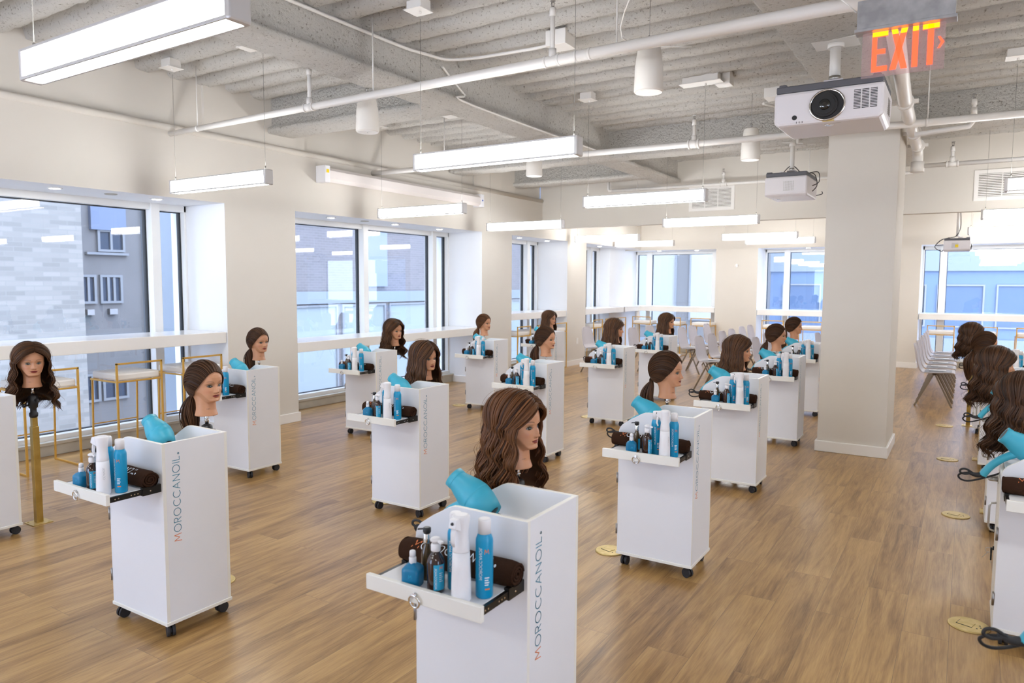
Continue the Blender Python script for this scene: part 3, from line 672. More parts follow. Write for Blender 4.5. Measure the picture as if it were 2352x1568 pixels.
bar(.014, .034, zb_, zt_)
bar(.066, .086, zb_, zt_); bar(.048, .104, zt_-.02, zt_)
for s in (1, -1): lb([(.100, 2.555+s*.022), (.108, 2.555+s*.022), (.122, 2.555), (.112, 2.555)][::s])
obj('letters', q, ['exitred', 'exitamber'], t, fix=False)
q = MB(); q.cyl((-.015, 0, 2.755), (-.015, 0, 3.6), .022, n=12); obj('stem', q, 'pipe', t)
q = MB(); q.tube([(-.19, .0, 2.72), (-.26, .02, 2.8), (-.22, .0, 2.9), (-.3, .1, 3.0), (-.4, .3, 3.3)], .004, 6); obj('cable', q, 'pipe', t)

# ---------------------------------------------------------------- carts (origin: floor, middle of the cabinet; drawer towards -Y)
CW, CD = .22, .1675
def build_cart():
    t = thing('rolling_cart', '', 'cart')
    prof = [(-CW, .065), (CW, .065), (CW, .90), (-.045, .902), (-.065, .900), (-.085, .892), (-.11, .877), (-.145, .857), (-.178, .835), (-.198, .821), (-.211, .805), (-.218, .788), (-CW, .768)]
    q = MB(); T = .017
    for a, b_ in ((-CD, -CD+T), (CD-T, CD)): q.prism(prof, 'y', a, b_, 0, 1)
    boxm(q, CW-T, CW, -CD+T-.001, CD-T+.001, .065, .90, [0, 0, 0, 0, 0, 1])
    boxm(q, -CW, -CW+T, -CD+T, CD-T, .745, .775, [0, 0, 0, 0, 0, 1])
    q.box(-CW+T, CW-T, -CD+T, CD-T, .79-.012, .79)
    obj('body', q, ['cart', 'edge'], t, .0015)
    q = MB(); q.box(-CW-.004, CW+.004, -CD-.004, CD+.004, .062, .078); obj('base_board', q, 'edge', t, .002)
    q = MB(); q.box(-CW-.002, -CW+.015, -CD+.012, CD-.012, .085, .735); d = obj('door', q, ['edge'], t, .0015)
    q = MB(); q.tube([(-CW, .115, .44), (-CW-.024, .115, .445), (-CW-.03, .115, .46), (-CW-.03, .115, .56), (-CW-.024, .115, .575), (-CW, .115, .58)], .005, 8); obj('handle', q, 'steel', d)
    for z in (.21, .51):
        q = MB(); q.box(-CW-.006, -CW+.002, -CD-.003, -CD+.018, z-.028, z+.028); q.cyl((-CW-.004, -CD-.001, z-.03), (-CW-.004, -CD-.001, z+.03), .0045, n=10); obj('hinge', q, 'hinge', d)
    q = MB(); q.cyl((-CW-.008, .10, .36), (-CW, .10, .36), .010, n=12); obj('lock', q, 'black', d)
    q = MB(); q.tube([(-CW-.002, .075, .70), (-CW-.035, .075, .70), (-CW-.038, .10, .70), (-CW-.035, .13, .70), (-CW-.002, .13, .70)], .008, 8); q.box(-CW-.004, -CW, .06, .14, .685, .715); obj('dryer_bracket', q, 'steel', t)
    # drawer
    q = MB(); q.box(-.192, .192, -CD-.235, .02, .700, .713); dr = obj('drawer', q, 'cart', t, .001)
    q = MB(); q.box(-.206, .222, -CD-.252, -CD-.235, .685, .732); obj('drawer_front', q, 'edge', dr, .002)
    for s in (-1, 1):
        q = MB(); x = s*.199; q.box(x-.006, x+.006, -CD-.235, -CD+.01, .690, .712); q.box(x-.009, x+.009, -CD-.085, -CD+.02, .684, .720)
        for k in (.03, .045, .10, .115, .13, .185): q.cyl((x+s*.0065, -CD-.235+k, .701), (x+s*.0105 if k > .14 else x+s*.0068, -CD-.235+k, .701), .0028, n=8, mi=1)
        obj('slide_rail', q, ['rail', 'chrome'], dr)
    q = MB(); c0 = Vector((-.01, -CD-.258, .706)); q.tube([c0+Vector((.019*math.sin(a*PI/12), -.003*math.cos(a*PI/12), -.012+.019*math.cos(a*PI/12))) for a in range(24)], .0032, 8, closed=True)
    q.cyl((-.01, -CD-.252, .713), (-.01, -CD-.262, .713), .007, n=10); obj('ring_pull', q, 'chrome', dr)
    # casters
    for sx in (-1, 1):
        for sy in (-1, 1):
            x, y = sx*(CW-.045), sy*(CD-.04); q = MB(); a = .6*sx+sy
            dx, dy = math.cos(a)*.018, math.sin(a)*.018; nx, ny = -math.sin(a), math.cos(a)
            for s in (-1, 1): q.cyl((x+dx+nx*s*.005, y+dy+ny*s*.005, .0265), (x+dx+nx*s*.018, y+dy+ny*s*.018, .0265), .0262, n=20)
            q.cyl((x+dx-nx*.005, y+dy-ny*.005, .0265), (x+dx+nx*.005, y+dy+ny*.005, .0265), .018, n=12)
            q.cyl((x, y, .045), (x, y, .064), .010, n=10); q.box(x-.018, x+.018, y-.018, y+.018, .058, .0635)
            c = obj('caster', q, 'rubber', t)
    # vertical lettering on the right side
    q = MB(); put_text(q, BRAND, .0345, lambda u, v: (CW+.0008, -CD+.083-v, .645+u), 0, 1, .085, .31)
    obj('lettering', q, ['letterorange', 'letterteal'], t, fix=False)
    return t
PC = Proto(build_cart())

def build_towel():
    t = MB(); L = .215; rnd = random.Random(2); n = 28; m = 26; vs = []
    for i in range(m):
        x = -L+2*L*i/(m-1); e = 1-.10*max(0, abs(x)/L-.86)/.14
        for j in range(n):
            a = 2*PI*j/n; sq = (abs(math.cos(a))**2.6+abs(math.sin(a))**2.6)**(-1/2.6)
            ry, rz = .041*e, .036*e; k = 1+rnd.uniform(-.008, .008)+.02*math.sin(x*40+a)
            if abs(a-.35) < .12: k *= .93
            vs.append((x, math.cos(a)*sq*ry*k, .0355+math.sin(a)*sq*rz*k))
    t.add(vs, [(i*n+j, i*n+(j+1) % n, (i+1)*n+(j+1) % n, (i+1)*n+j) for i in range(m-1) for j in range(n)], 0, True)
    for sx in (-1, 1):   # spiral rolled ends
        sp = []
        for k in range(44):
            a = k*.42; r = .035*(1-k/50); sp.append((sx*(L-.002), math.cos(a)*r*1.08, .036+math.sin(a)*r*.95))
        t.tube(sp, .0052, 6, flat=.9)
        t.add([(sx*(L-.006), math.cos(2*PI*j/20)*.036, .036+math.sin(2*PI*j/20)*.032) for j in range(20)], [tuple(range(20))], 0)
    def onto(u, v):
        a = R(128)-v/.038; a = R(142)-v/.036
        sq = (abs(math.cos(a))**2.6+abs(math.sin(a))**2.6)**(-1/2.6)
        return (u, math.cos(a)*sq*.0425*1.045, .0355+math.sin(a)*sq*.0372*1.045)
    put_text(t, BRAND, .026, onto, 1, 2, .10, .36)
    return tag(obj('towel', t, ['towel', 'letterorange', 'letterwhite']), None, 'towel')
PT_ = Proto(build_towel())
def onto_cyl(r, z0, a0):
    # text runs upward along z, letter height goes around the cylinder
    return lambda u, v: ((r+.0005)*math.cos(a0+(v)/r), (r+.0005)*math.sin(a0+(v)/r), z0+u)
def flat_cyl(r, z0, a0): return lambda u, v: ((r+.0006)*math.cos(a0+u/r), (r+.0006)*math.sin(a0+u/r), z0+v)
def patch(q, r, a0, a1, z0, z1, mi, n=8):
    q.grid(lambda s, t: ((r)*math.cos(a0+(a1-a0)*s), (r)*math.sin(a0+(a1-a0)*s), z0+(z1-z0)*t), n, 2, mi, True)
AF = R(-62)   # label direction
def build_can(r=.0255, h=.232):
    t = thing('aerosol_can', '', 'can'); q = MB()
    q.lathe([(r-.003, 0), (r, .004), (r, h-.066), (r-.001, h-.058), (r-.006, h-.046), (r-.0075, h-.043)], 28)
    bt = q
    put_text(bt, BRAND[:-1], .0085, onto_cyl(r, .105, AF-.62), 1, 1, .14, .30)
    put_text(bt, 'M', .013, flat_cyl(r, h-.098, AF+.25), 2, 2, .13)
    for k in range(4): patch(bt, r+.0006, AF+.02, AF+.55-.1*(k % 2), .062-k*.007, .0655-k*.007, 1, 5)
    patch(bt, r+.0006, AF+.05, AF+.6, .028, .0325, 2, 5)
    obj('can_body', bt, ['bluecan', 'letterwhite', 'letterorange'], t, fix=False)
    q = MB(); q.lathe([(r-.0065, h-.044), (r-.0065, h-.006), (r-.0085, h-.001), (r-.012, h)], 24); obj('cap', q, 'capwhite', t)
    return t
PCan = Proto(build_can())
def build_spray():
    t = thing('spray_bottle', '', 'spray bottle'); q = MB(); h = .252
    q.lathe([(.026, 0), (.029, .004), (.0285, .05), (.0265, .10), (.025, .145)], 28)
    put_text(q, BRAND[:-1], .0075, onto_cyl(.0272, .075, AF+.15), 2, 1, .12, .34)
    obj('bottle_body', q, ['capwhite', 'lettergrey', 'letterorange'], t, fix=False)
    q = MB(); q.lathe([(.0252, .145), (.0235, .165), (.0215, .185), (.0215, .205), (.0235, .225), (.026, .240), (.0255, .248), (.018, h)], 28)
    q.prism([(-.012, .205), (-.046, .222), (-.040, .246), (.0, .249)], 'y', -.012, .012); obj('spray_head', q, 'capwhite', t, .002)
    q = MB(); q.tube([(-.034, 0, .222), (-.040, 0, .205), (-.042, 0, .185), (-.036, 0, .168)], [.009, .008, .007, .005], 8, flat=.7); obj('trigger', q, 'capwhite', t)
    q = MB(); q.cyl((-.040, 0, .235), (-.0455, 0, .235), .0045, n=12); part_label(obj('nozzle', q, 'black', t), 'black nozzle'); return t
PSp = Proto(build_spray())
def build_amber():
    t = thing('pump_bottle', '', 'bottle'); q = MB(); r = .0262
    q.lathe([(r-.003, 0), (r, .004), (r, .088), (r-.002, .098), (r-.008, .110), (.0125, .118), (.0115, .126)], 28); obj('bottle_body', q, 'amber', t)
    q = MB()
    for a0 in (AF-.1, AF+PI-.1): patch(q, r+.0004, a0, a0+1.35, .012, .088, 0, 10)
    put_text(q, BRAND[:-1], .0055, onto_cyl(r+.0004, .048, AF+.05), 1, 1, .15, .3)
    put_text(q, 'M', .010, flat_cyl(r+.0004, .074, AF+.75), 2, 2, .14)
    for k in range(5): patch(q, r+.0009, AF+.55, AF+.95-.08*(k % 2), .062-k*.006, .0635-k*.006, 1, 4)
    obj('label', q, ['bluelabel', 'letterwhite', 'letterorange'], t, fix=False)
    q = MB(); q.lathe([(.0135, .122), (.0145, .126), (.0145, .142), (.0125, .146)], 20); q.lathe([(.013, .150), (.0165, .154), (.0165, .159), (.010, .163)], 20); q.cyl((0, 0, .146), (0, 0, .151), .006, n=10)
    q.obox((0, 0, .157), (.030, -.008, .153), .011, .008); obj('pump_cap', q, 'capwhite', t, .0015); return t
PAm = Proto(build_amber())
def build_dark():
    t = thing('slim_pump_bottle', '', 'bottle'); q = MB(); r = .0185
    q.lathe([(r-.002, 0), (r, .004), (r, .078), (r-.003, .094), (r-.008, .106), (.010, .116)], 24); obj('bottle_body', q, 'olive', t)
    q = MB()
    patch(q, r+.0004, AF+.4, AF+1.8, .012, .072, 0, 10); obj('label', q, ['bluelabel'], t, fix=False)
    q = MB(); q.lathe([(.0115, .114), (.0118, .116), (.0118, .142), (.010, .144)], 20); part_label(obj('collar', q, 'chrome', t), 'silver collar')
    q = MB(); q.lathe([(.0105, .145), (.0125, .148), (.0125, .160), (.009, .163)], 20); q.obox((0, 0, .158), (-.030, -.004, .153), .006, .004); q.cyl((0, 0, .142), (0, 0, .147), .005, n=8); part_label(obj('pump', q, 'black', t), 'black pump'); return t
PDk = Proto(build_dark())
def build_square():
    t = thing('small_blue_bottle', '', 'bottle'); q = MB()
    q.lathe([(.027, 0), (.0285, .003), (.0285, .048), (.027, .054), (.020, .062), (.011, .067), (.010, .070)], 32, sq=5)
    put_text(q, 'M', .010, lambda u, v: (u+.004, -.0290, .030+v), 1, 1, .12)
    for i in range(len(q.v)): pass
    obj('bottle_body', q, ['bluebottle', 'bluelabel'], t, fix=False)
    q = MB(); q.lathe([(.0105, .067), (.0110, .068), (.0110, .085), (.0095, .087)], 18); q.lathe([(.0095, .087), (.0095, .101), (.0085, .105), (.004, .107)], 18); obj('pump_cap', q, 'capwhite', t); return t
PSq = Proto(build_square())
def build_dryer():
    t = thing('hair_dryer', '', 'hair dryer'); ax0 = Vector((-.105, 0, .068)); ax1 = Vector((.060, 0, -.036)); d = (ax1-ax0).normalized(); Lb = (ax1-ax0).length
    rot = Vector((0, 0, 1)).rotation_difference(d).to_matrix().to_4x4(); MT = Matrix.Translation(ax0) @ rot
    q = MB(); q.lathe([(.034, 0), (.0375, .002), (.0385, .024), (.046, .048), (.0555, .080), (.0595, .108), (.0595, .114), (.0583, .1155), (.0593, .117), (.056, .145), (.047, .175), (.038, .20), (.030, Lb)], 36); q.xform(MT); obj('barrel', q, 'teal', t)
    q = MB(); q.lathe([(.029, -.0006), (.031, .0)], 24); q.lathe([(.035, -.0004), (.0392, -.0004), (.0392, .020), (.0392, .0205), (.038, .0206)], 36, mi=1); q.xform(MT); obj('nozzle', q, ['tealdark', 'teal'], t)
    q = MB(); q.lathe([(.0265, Lb+.001), (.012, Lb+.004)], 24); q.xform(MT); obj('rear_grille', q, 'tealdark', t)
    hp = smooth([(-.02, 0, -.004), (-.062, -.004, -.022), (-.105, -.008, -.046), (-.142, -.011, -.080), (-.166, -.013, -.112), (-.178, -.014, -.134)], 4)
    q = MB(); q.tube(hp, [.024-.004*min(1, i/6) for i in range(len(hp))], 14, flat=.85); h = obj('handle', q, 'teal', t)
    q = MB(); q.tube(smooth([(-.174, -.014, -.130), (-.205, -.018, -.134), (-.238, -.022, -.124)], 4), [.013, .013, .0125, .012, .011, .010, .009, .0075, .006], 10); q.tube(smooth([(-.215, -.022, -.128), (-.243, -.028, -.110), (-.264, -.032, -.112), (-.268, -.032, -.126), (-.250, -.028, -.134), (-.228, -.024, -.130)], 5), .0048, 8); obj('hanging_loop', q, 'rubber', h)
    q = MB(); q.tube(smooth([(-.234, -.022, -.126), (-.262, -.02, -.134), (-.274, -.01, -.150), (-.262, .0, -.168), (-.232, .012, -.174), (-.18, .03, -.160), (-.10, .045, -.124), (-.05, .055, -.096), (.02, .065, -.064), (.06, .05, -.057)], 6), .0045, 8); obj('cord', q, 'rubber', t)
    return t
PDr = Proto(build_dryer())
def build_stand():
    t = thing('mannequin_stand', '', 'stand')
    q = MB(); q.box(-.062, .062, -.062, .062, .0005, .005)
    for s in (-1, 1):
        for r_ in (-1, 1): q.cyl((s*.045, r_*.045, .005), (s*.045, r_*.045, .008), .006, n=8)
    obj('base_plate', q, 'brassplate', t, .001)
    q = MB(); q.box(-.021, .021, -.021, .021, .004, .655); obj('lower_post', q, 'brass', t, .003)
    q = MB(); q.box(-.0165, .0165, -.0165, .0165, .655, .715); obj('upper_post', q, 'brass', t, .002)
    q = MB(); q.lathe([(.020, .715), (.026, .725), (.026, .745), (.019, .752), (.019, .775), (.028, .785), (.030, .825), (.027, .858), (.014, .866)], 20)
    q.cyl((0, -.02, .80), (.0, -.052, .80), .007, n=8); q.cyl((0, -.05, .80), (0, -.062, .80), .012, n=10)
    q.cyl((.02, .0, .835), (.05, .0, .835), .006, n=8); q.obox((.045, 0, .835), (.064, 0, .835), .014, .02)
    obj('clamp', q, 'black', t)
    q = MB(); q.cyl((0, 0, .864), (0, 0, .935), .010, n=12); q.cyl((0, 0, .885), (0, 0, .89), .013, n=12); obj('spigot', q, 'chrome', t)
    return t
PSt = Proto(build_stand())

# ---------------------------------------------------------------- mannequin heads (origin: centre of neck base, face to +X)
def tab(T, z):
    if z <= T[0][0]: return T[0][1]
    for (a, u), (b_, v) in zip(T, T[1:]):
        if z <= b_: return u+(v-u)*(z-a)/(b_-a)
    return T[-1][1]
def sst(x): x = max(0, min(1, x)); return x*x*(3-2*x)
FACEF = [(.05, .045), (.066, .052), (.071, .064), (.077, .076), (.085, .0815), (.095, .0795), (.105, .081), (.115, .0815), (.125, .0805), (.14, .0795), (.155, .078), (.166, .079), (.178, .0825), (.19, .0840), (.205, .0830), (.22, .0785), (.235, .070), (.25, .058), (.262, .044), (.272, .029), (.279, .014), (.283, .001)]
FACEW = [(.05, .040), (.07, .043), (.08, .050), (.1, .0585), (.13, .0655), (.16, .0705), (.19, .0725), (.21, .0715), (.23, .0655), (.25, .0535), (.262, .041), (.272, .028), (.279, .014), (.283, .001)]
NECKF = [(0, .055), (.004, .0555), (.012, .0525), (.03, .0465), (.06, .0435), (.12, .042)]
NECKW = [(0, .057), (.004, .0575), (.012, .0545), (.03, .0500), (.06, .0485), (.12, .052)]
BACKF = [(0, .056), (.004, .0565), (.012, .054), (.04, .0505), (.07, .055), (.1, .071), (.13, .089), (.16, .099), (.19, .101), (.21, .097), (.23, .087), (.25, .069), (.262, .053), (.272, .035), (.279, .018), (.283, .001)]
NOSE = [(.117, 0), (.121, .003), (.125, .012), (.1285, .0175), (.132, .0185), (.137, .0155), (.145, .0115), (.155, .0075), (.165, .0045), (.175, .001), (.185, 0)]
def g2(dy, dz, sy, sz): return math.exp(-(dy/sy)**2-(dz/sz)**2)
def head_pt(th, z):
    c, s = math.cos(th), math.sin(th); a = abs(th)
    zj = .0665+.034*sst((a-.45)/1.0); k = sst((z-zj)/(.013+.022*sst((a-.5)/.9))) if a < 2.2 else 1
    k2 = k if a < 1.7 else k+(1-k)*sst((a-1.7)/.5)
    wv = tab(NECKW, z)*(1-k2)+tab(FACEW, z)*k2 if z < .14 else tab(FACEW, z)
    if a > 1.4 and z < .13: wv = wv*(1-sst((a-1.4)/.5))+ (tab(NECKW, z)*(1-sst((z-.06)/.07))+tab(FACEW, z)*sst((z-.06)/.07))*sst((a-1.4)/.5)
    if c > 0:
        fx = tab(NECKF, z)*(1-k)+tab(FACEF, z)*k if z < .14 else tab(FACEF, z); e = 1-.18*k
        x = fx*abs(c)**e
    else: x = -tab(BACKF, z)*abs(c)**.9
    y = wv*(1 if s > 0 else -1)*abs(s)**(1-.06*k)
    if c > 0 and .06 < z < .215:
        ay = abs(y); dx = 0; sg = .0062+.004*sst((.16-z)/.03)
        dx += tab(NOSE, z)*math.exp(-(y/sg)**2)
        dx += .0048*g2(ay-.0105, z-.1285, .0045, .0048)-.003*g2(ay-.006, z-.1225, .003, .002)
        dx -= .0088*g2(ay-.030, z-.160, .0155, .0105)
        dx += .0048*g2(ay-.031, z-.1585, .0100, .0060)
        dx += .0026*g2(ay-.030, z-.179, .018, .006)-.0016*g2(ay-.031, z-.1675, .013, .0016)
        dx += .0042*g2(ay-.040, z-.136, .015, .014)
        dx += .0030*g2(y, z-.1130, .0150, .0034)-.0008*g2(y, z-.117, .0025, .003)
        dx += .0042*g2(y, z-.1042, .0125, .0036)-.0034*g2(y, z-.1085, .0190, .0013)-.0022*g2(ay-.021, z-.1085, .004, .003)
        dx -= .0028*g2(y, z-.0972, .013, .0028); dx += .0042*g2(y, z-.0835, .0125, .0075)
        x += dx*k*sst(c*3)
    # small ears
    if 1.35 < a < 1.95 and .115 < z < .178:
        ea = g2((a-1.62)*.07, z-.147, .009, .022); ei = g2((a-1.58)*.07, z-.149, .005, .014)
        y += (1 if y > 0 else -1)*(.0125*ea-.0075*ei)
    return x, y, z
def face_x(y, z):
    lo, hi = 0, 1.45
    for _ in range(24):
        m_ = (lo+hi)/2
        if head_pt(m_, z)[1] < abs(y): lo = m_
        else: hi = m_
    return head_pt((lo+hi)/2, z)[0]
def lerp3(a, b_, t): return tuple(a[i]+(b_[i]-a[i])*t for i in range(3))
SK, LIP, BRW, SHD, CHK = (.56, .27, .145), (.21, .012, .014), (.13, .05, .025), (.26, .20, .12), (.55, .21, .12)
def skin_col(x, y, z):
    if x < .02: return SK
    ay = abs(y); c = lerp3(SK, CHK, .5*g2(ay-.043, z-.132, .014, .012))
    c = lerp3(c, SHD, .75*g2(ay-.032, z-.1685, .014, .0052))
    up = .1085+.0068*max(0, 1-(y/.0215)**2)-.0016*math.exp(-(y/.004)**2); dn = .1085-.0090*max(0, 1-(y/.0205)**2)
    if ay < .0215 and dn-.001 < z < up+.001: c = lerp3(c, LIP, .95*sst((min(z-dn, up-z)+.001)/.0012)); c = lerp3(c, (.05, .004, .005), .8*math.exp(-((z-.1085)/.0009)**2))
    if .012 < ay < .053:
        zb = .1805+.0052*(1-((ay-.036)/.022)**2); c = lerp3(c, BRW, .8*math.exp(-((z-zb)/.0021)**2)*sst((ay-.012)/.004)*sst((.053-ay)/.012))
    if z < .118 and z > .119: pass
    # small dark line of print on the neck
    if .036 < z < .0395 and .012 < y*-1 < .030 and int(ay*1400) % 3: c = lerp3(c, (.05, .03, .03), .7)
    c = lerp3(c, (.30, .10, .07), .55*g2(ay-.0062, z-.1236, .0022, .0012) if ay < .012 else 0)
    return c
def build_form():
    NU, NZ = 168, 170; mb = MB(); cols = []; zs = []
    for j in range(NZ):
        t = j/(NZ-1); zs.append(.283*(t if t < 2 else 1))
    ths = [PI*(.42*u+.58*u**3) for u in [-1+2*i/NU for i in range(NU)]]
    vs = []
    for th in ths:
        for z in zs:
            p = head_pt(th, z); vs.append(p); cols.append(skin_col(*p))
    fs = [(i*NZ+j, ((i+1) % NU)*NZ+j, ((i+1) % NU)*NZ+j+1, i*NZ+j+1) for i in range(NU) for j in range(NZ-1)]
    mb.add(vs, fs, 0, True)
    b0 = len(mb.v); mb.v.append((0, 0, .006)); cols.append(SK)
    for i in range(NU): mb.f.append([((i+1) % NU)*NZ, i*NZ, b0]); mb.m.append(0); mb.s.append(False)
    mb.c = cols; return mb
def build_eye(side):
    mb = MB(); cols = []; nu, nv = 25, 13; vs = []
    for i in range(nu):
        for j in range(nv):
            u = -1+2*i/(nu-1); v = -1+2*j/(nv-1); y = side*(.0305+.0150*u); hh = max(.02, 1-abs(u)**2.2)
            z = .1588+.0010*u+(.0074*hh if v > 0 else .0052*hh)*v
            vs.append((face_x(y, z)+.0007+.0016*(1-u*u)*(1-v*v), y, z))
            e = abs(v); d = math.hypot((y-side*.0305)/.0070, (z-.159)/.0070)
            c = (.27, .25, .23)
            if d < 1.08: c = (.030, .034, .022)
            if d < .5: c = (.004, .004, .004)
            if v > .42 or v < -.78 or (abs(u) > .80): c = (.012, .008, .008)
            if v < -.93: c = (.06, .025, .02)
            if math.hypot((y-side*.0305-.0016)/.0056, (z-.1608)/.0056) < .2: c = (.9, .9, .9)  # white catchlight painted into the eye colour
            cols.append(c)
    mb.add(vs, [(i*nv+j, (i+1)*nv+j, (i+1)*nv+j+1, i*nv+j+1) for i in range(nu-1) for j in range(nv-1)], 0, True); mb.c = cols
    b_ = mb; n0 = len(b_.v)   # lashes
    for k in range(9):
        u = -.8+1.6*k/8; y = side*(.0305+.0150*u); z = .1588+.0010*u+.0074*(1-abs(u)**2.2)
        x = face_x(y, z)+.0012; b_.tube([(x, y, z), (x+.004, y+side*.002*u, z+.0012), (x+.0062, y+side*.0035*u, z+.0042)], [.0005, .0004, .0001], 4)
    cols += [(.008, .006, .006)]*(len(b_.v)-n0)
    return mb
def nd(v): return Vector(v).normalized()
HC = Vector((-.010, 0, .180))
def skull(d, off):
    d = d.normalized(); rx = .094 if d.x > 0 else .104; ry = .0785; rz = .104 if d.z > 0 else .098
    k = 1/math.sqrt((d.x/rx)**2+(d.y/ry)**2+(d.z/rz)**2); return HC+d*(k+off)
def slerp(a, b_, t):
    o = a.angle(b_)
    if o < 1e-4: return a.copy()
    return (a*math.sin((1-t)*o)+b_*math.sin(t*o))/math.sin(o)
def lock(mb, cols, pts, w0, shade, n=5, flat=.45, thin_start=.5):
    k = len(pts); rs = [w0*(thin_start+(1-thin_start)*min(1, i/(k*.2)))*(1 if i < k*.72 else max(.06, 1-((i-k*.72)/(k*.28))**1.4)) for i in range(k)]
    n0 = len(mb.v); mb.tube(pts, rs, n, 0, False, flat); cols += [(shade, shade, shade)]*(len(mb.v)-n0)
def long_hair(seed, wave=.010, L0=.29, fringe=0, halfup=False, n=520, wl=.105):
    rnd = random.Random(seed); mb = MB(); cols = []
    def path(side, s, off, jit, LL, amp, ph, k1=11, k2=18, hug=1.0, fr=0):
        al = R(33+s*122); root = nd((math.cos(al), side*.012+.10, math.sin(al)))
        phi = R((60-fr)+s*(120+fr)+jit); be = R(-9); tg = nd((math.cos(phi)*math.cos(be), side*math.sin(phi)*math.cos(be), math.sin(be)))
        pts = []
        for i in range(k1):
            t = i/k1; d = slerp(root, tg, t); pts.append(skull(d, .007+off+.012*math.sin(PI*t)*hug+.010*t))
        p0 = skull(tg, .017+off); o = Vector((math.cos(phi), side*math.sin(phi), 0)); tn = Vector((-o.y, o.x, 0))
        back = Vector((-1, 0, 0)); front = max(0, math.cos(phi))
        for i in range(k2+1):
            u = i/k2; a = amp*(.35+u*.9); q = 2*PI*u*LL/wl+ph
            p = p0+Vector((o.x, o.y*.86, 0))*(.004+.042*u**1.2*hug-.018*front*u)+Vector((0, side*.012*front*u, 0))+o*a*math.sin(q)+tn*a*.8*math.cos(q+.7)-Vector((0, 0, u*LL))
            pts.append(p)
        return pts
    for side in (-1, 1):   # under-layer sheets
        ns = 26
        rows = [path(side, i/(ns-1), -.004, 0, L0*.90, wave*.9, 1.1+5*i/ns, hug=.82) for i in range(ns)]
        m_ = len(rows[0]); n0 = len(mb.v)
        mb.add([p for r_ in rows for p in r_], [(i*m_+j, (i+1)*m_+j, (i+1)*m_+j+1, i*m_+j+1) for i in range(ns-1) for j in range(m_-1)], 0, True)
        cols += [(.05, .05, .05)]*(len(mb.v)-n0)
    for i in range(n):
        side = 1 if i % 2 else -1; s = rnd.random()**(1.0); bin_ = int(s*15)
        rb = random.Random(seed*100+bin_*2+(side > 0)); ph = rb.uniform(0, 2.2)+s*5+rnd.uniform(-.28, .28); am = wave*rb.uniform(.7, 1.25)
        pts = path(side, s, rnd.uniform(0, .010), rnd.uniform(-5, 5), L0*rnd.uniform(.82, 1.08), am, ph, fr=fringe if side < 0 else 0)
        dx = Vector((rnd.uniform(-.008, .008), rnd.uniform(-.010, .010), 0)); k = len(pts)
        pts = [p+dx*(max(0, j-11)/k) for j, p in enumerate(pts)]
        lock(mb, cols, pts, rnd.uniform(.0030, .0062), min(1, max(0, rnd.gauss(.42, .24))))
    for i in range(22):    # loose fly-away strands
        side = 1 if i % 2 else -1
        pts = path(side, rnd.random(), rnd.uniform(.008, .022), rnd.uniform(-10, 10), L0*rnd.uniform(.7, 1.1), wave*1.2, rnd.uniform(0, 6), hug=1.25)
        lock(mb, cols, pts, .0011, .9, 4)
    if halfup:
        for i in range(60):
            side = 1 if i % 2 else -1; a = nd((.72, side*rnd.uniform(.2, .62), rnd.uniform(.42, .62))); b_ = nd((-.75, side*.06, .55)); wy = nd((.05, side*.62, .75))
            pts = [skull(slerp(slerp(a, wy, t/14), slerp(wy, b_, t/14), t/14), .026) for t in range(15)]; lock(mb, cols, pts, .0045, rnd.uniform(.3, .8))
    mb.c = cols; return mb
TIE = Vector((-.108, 0, .112))
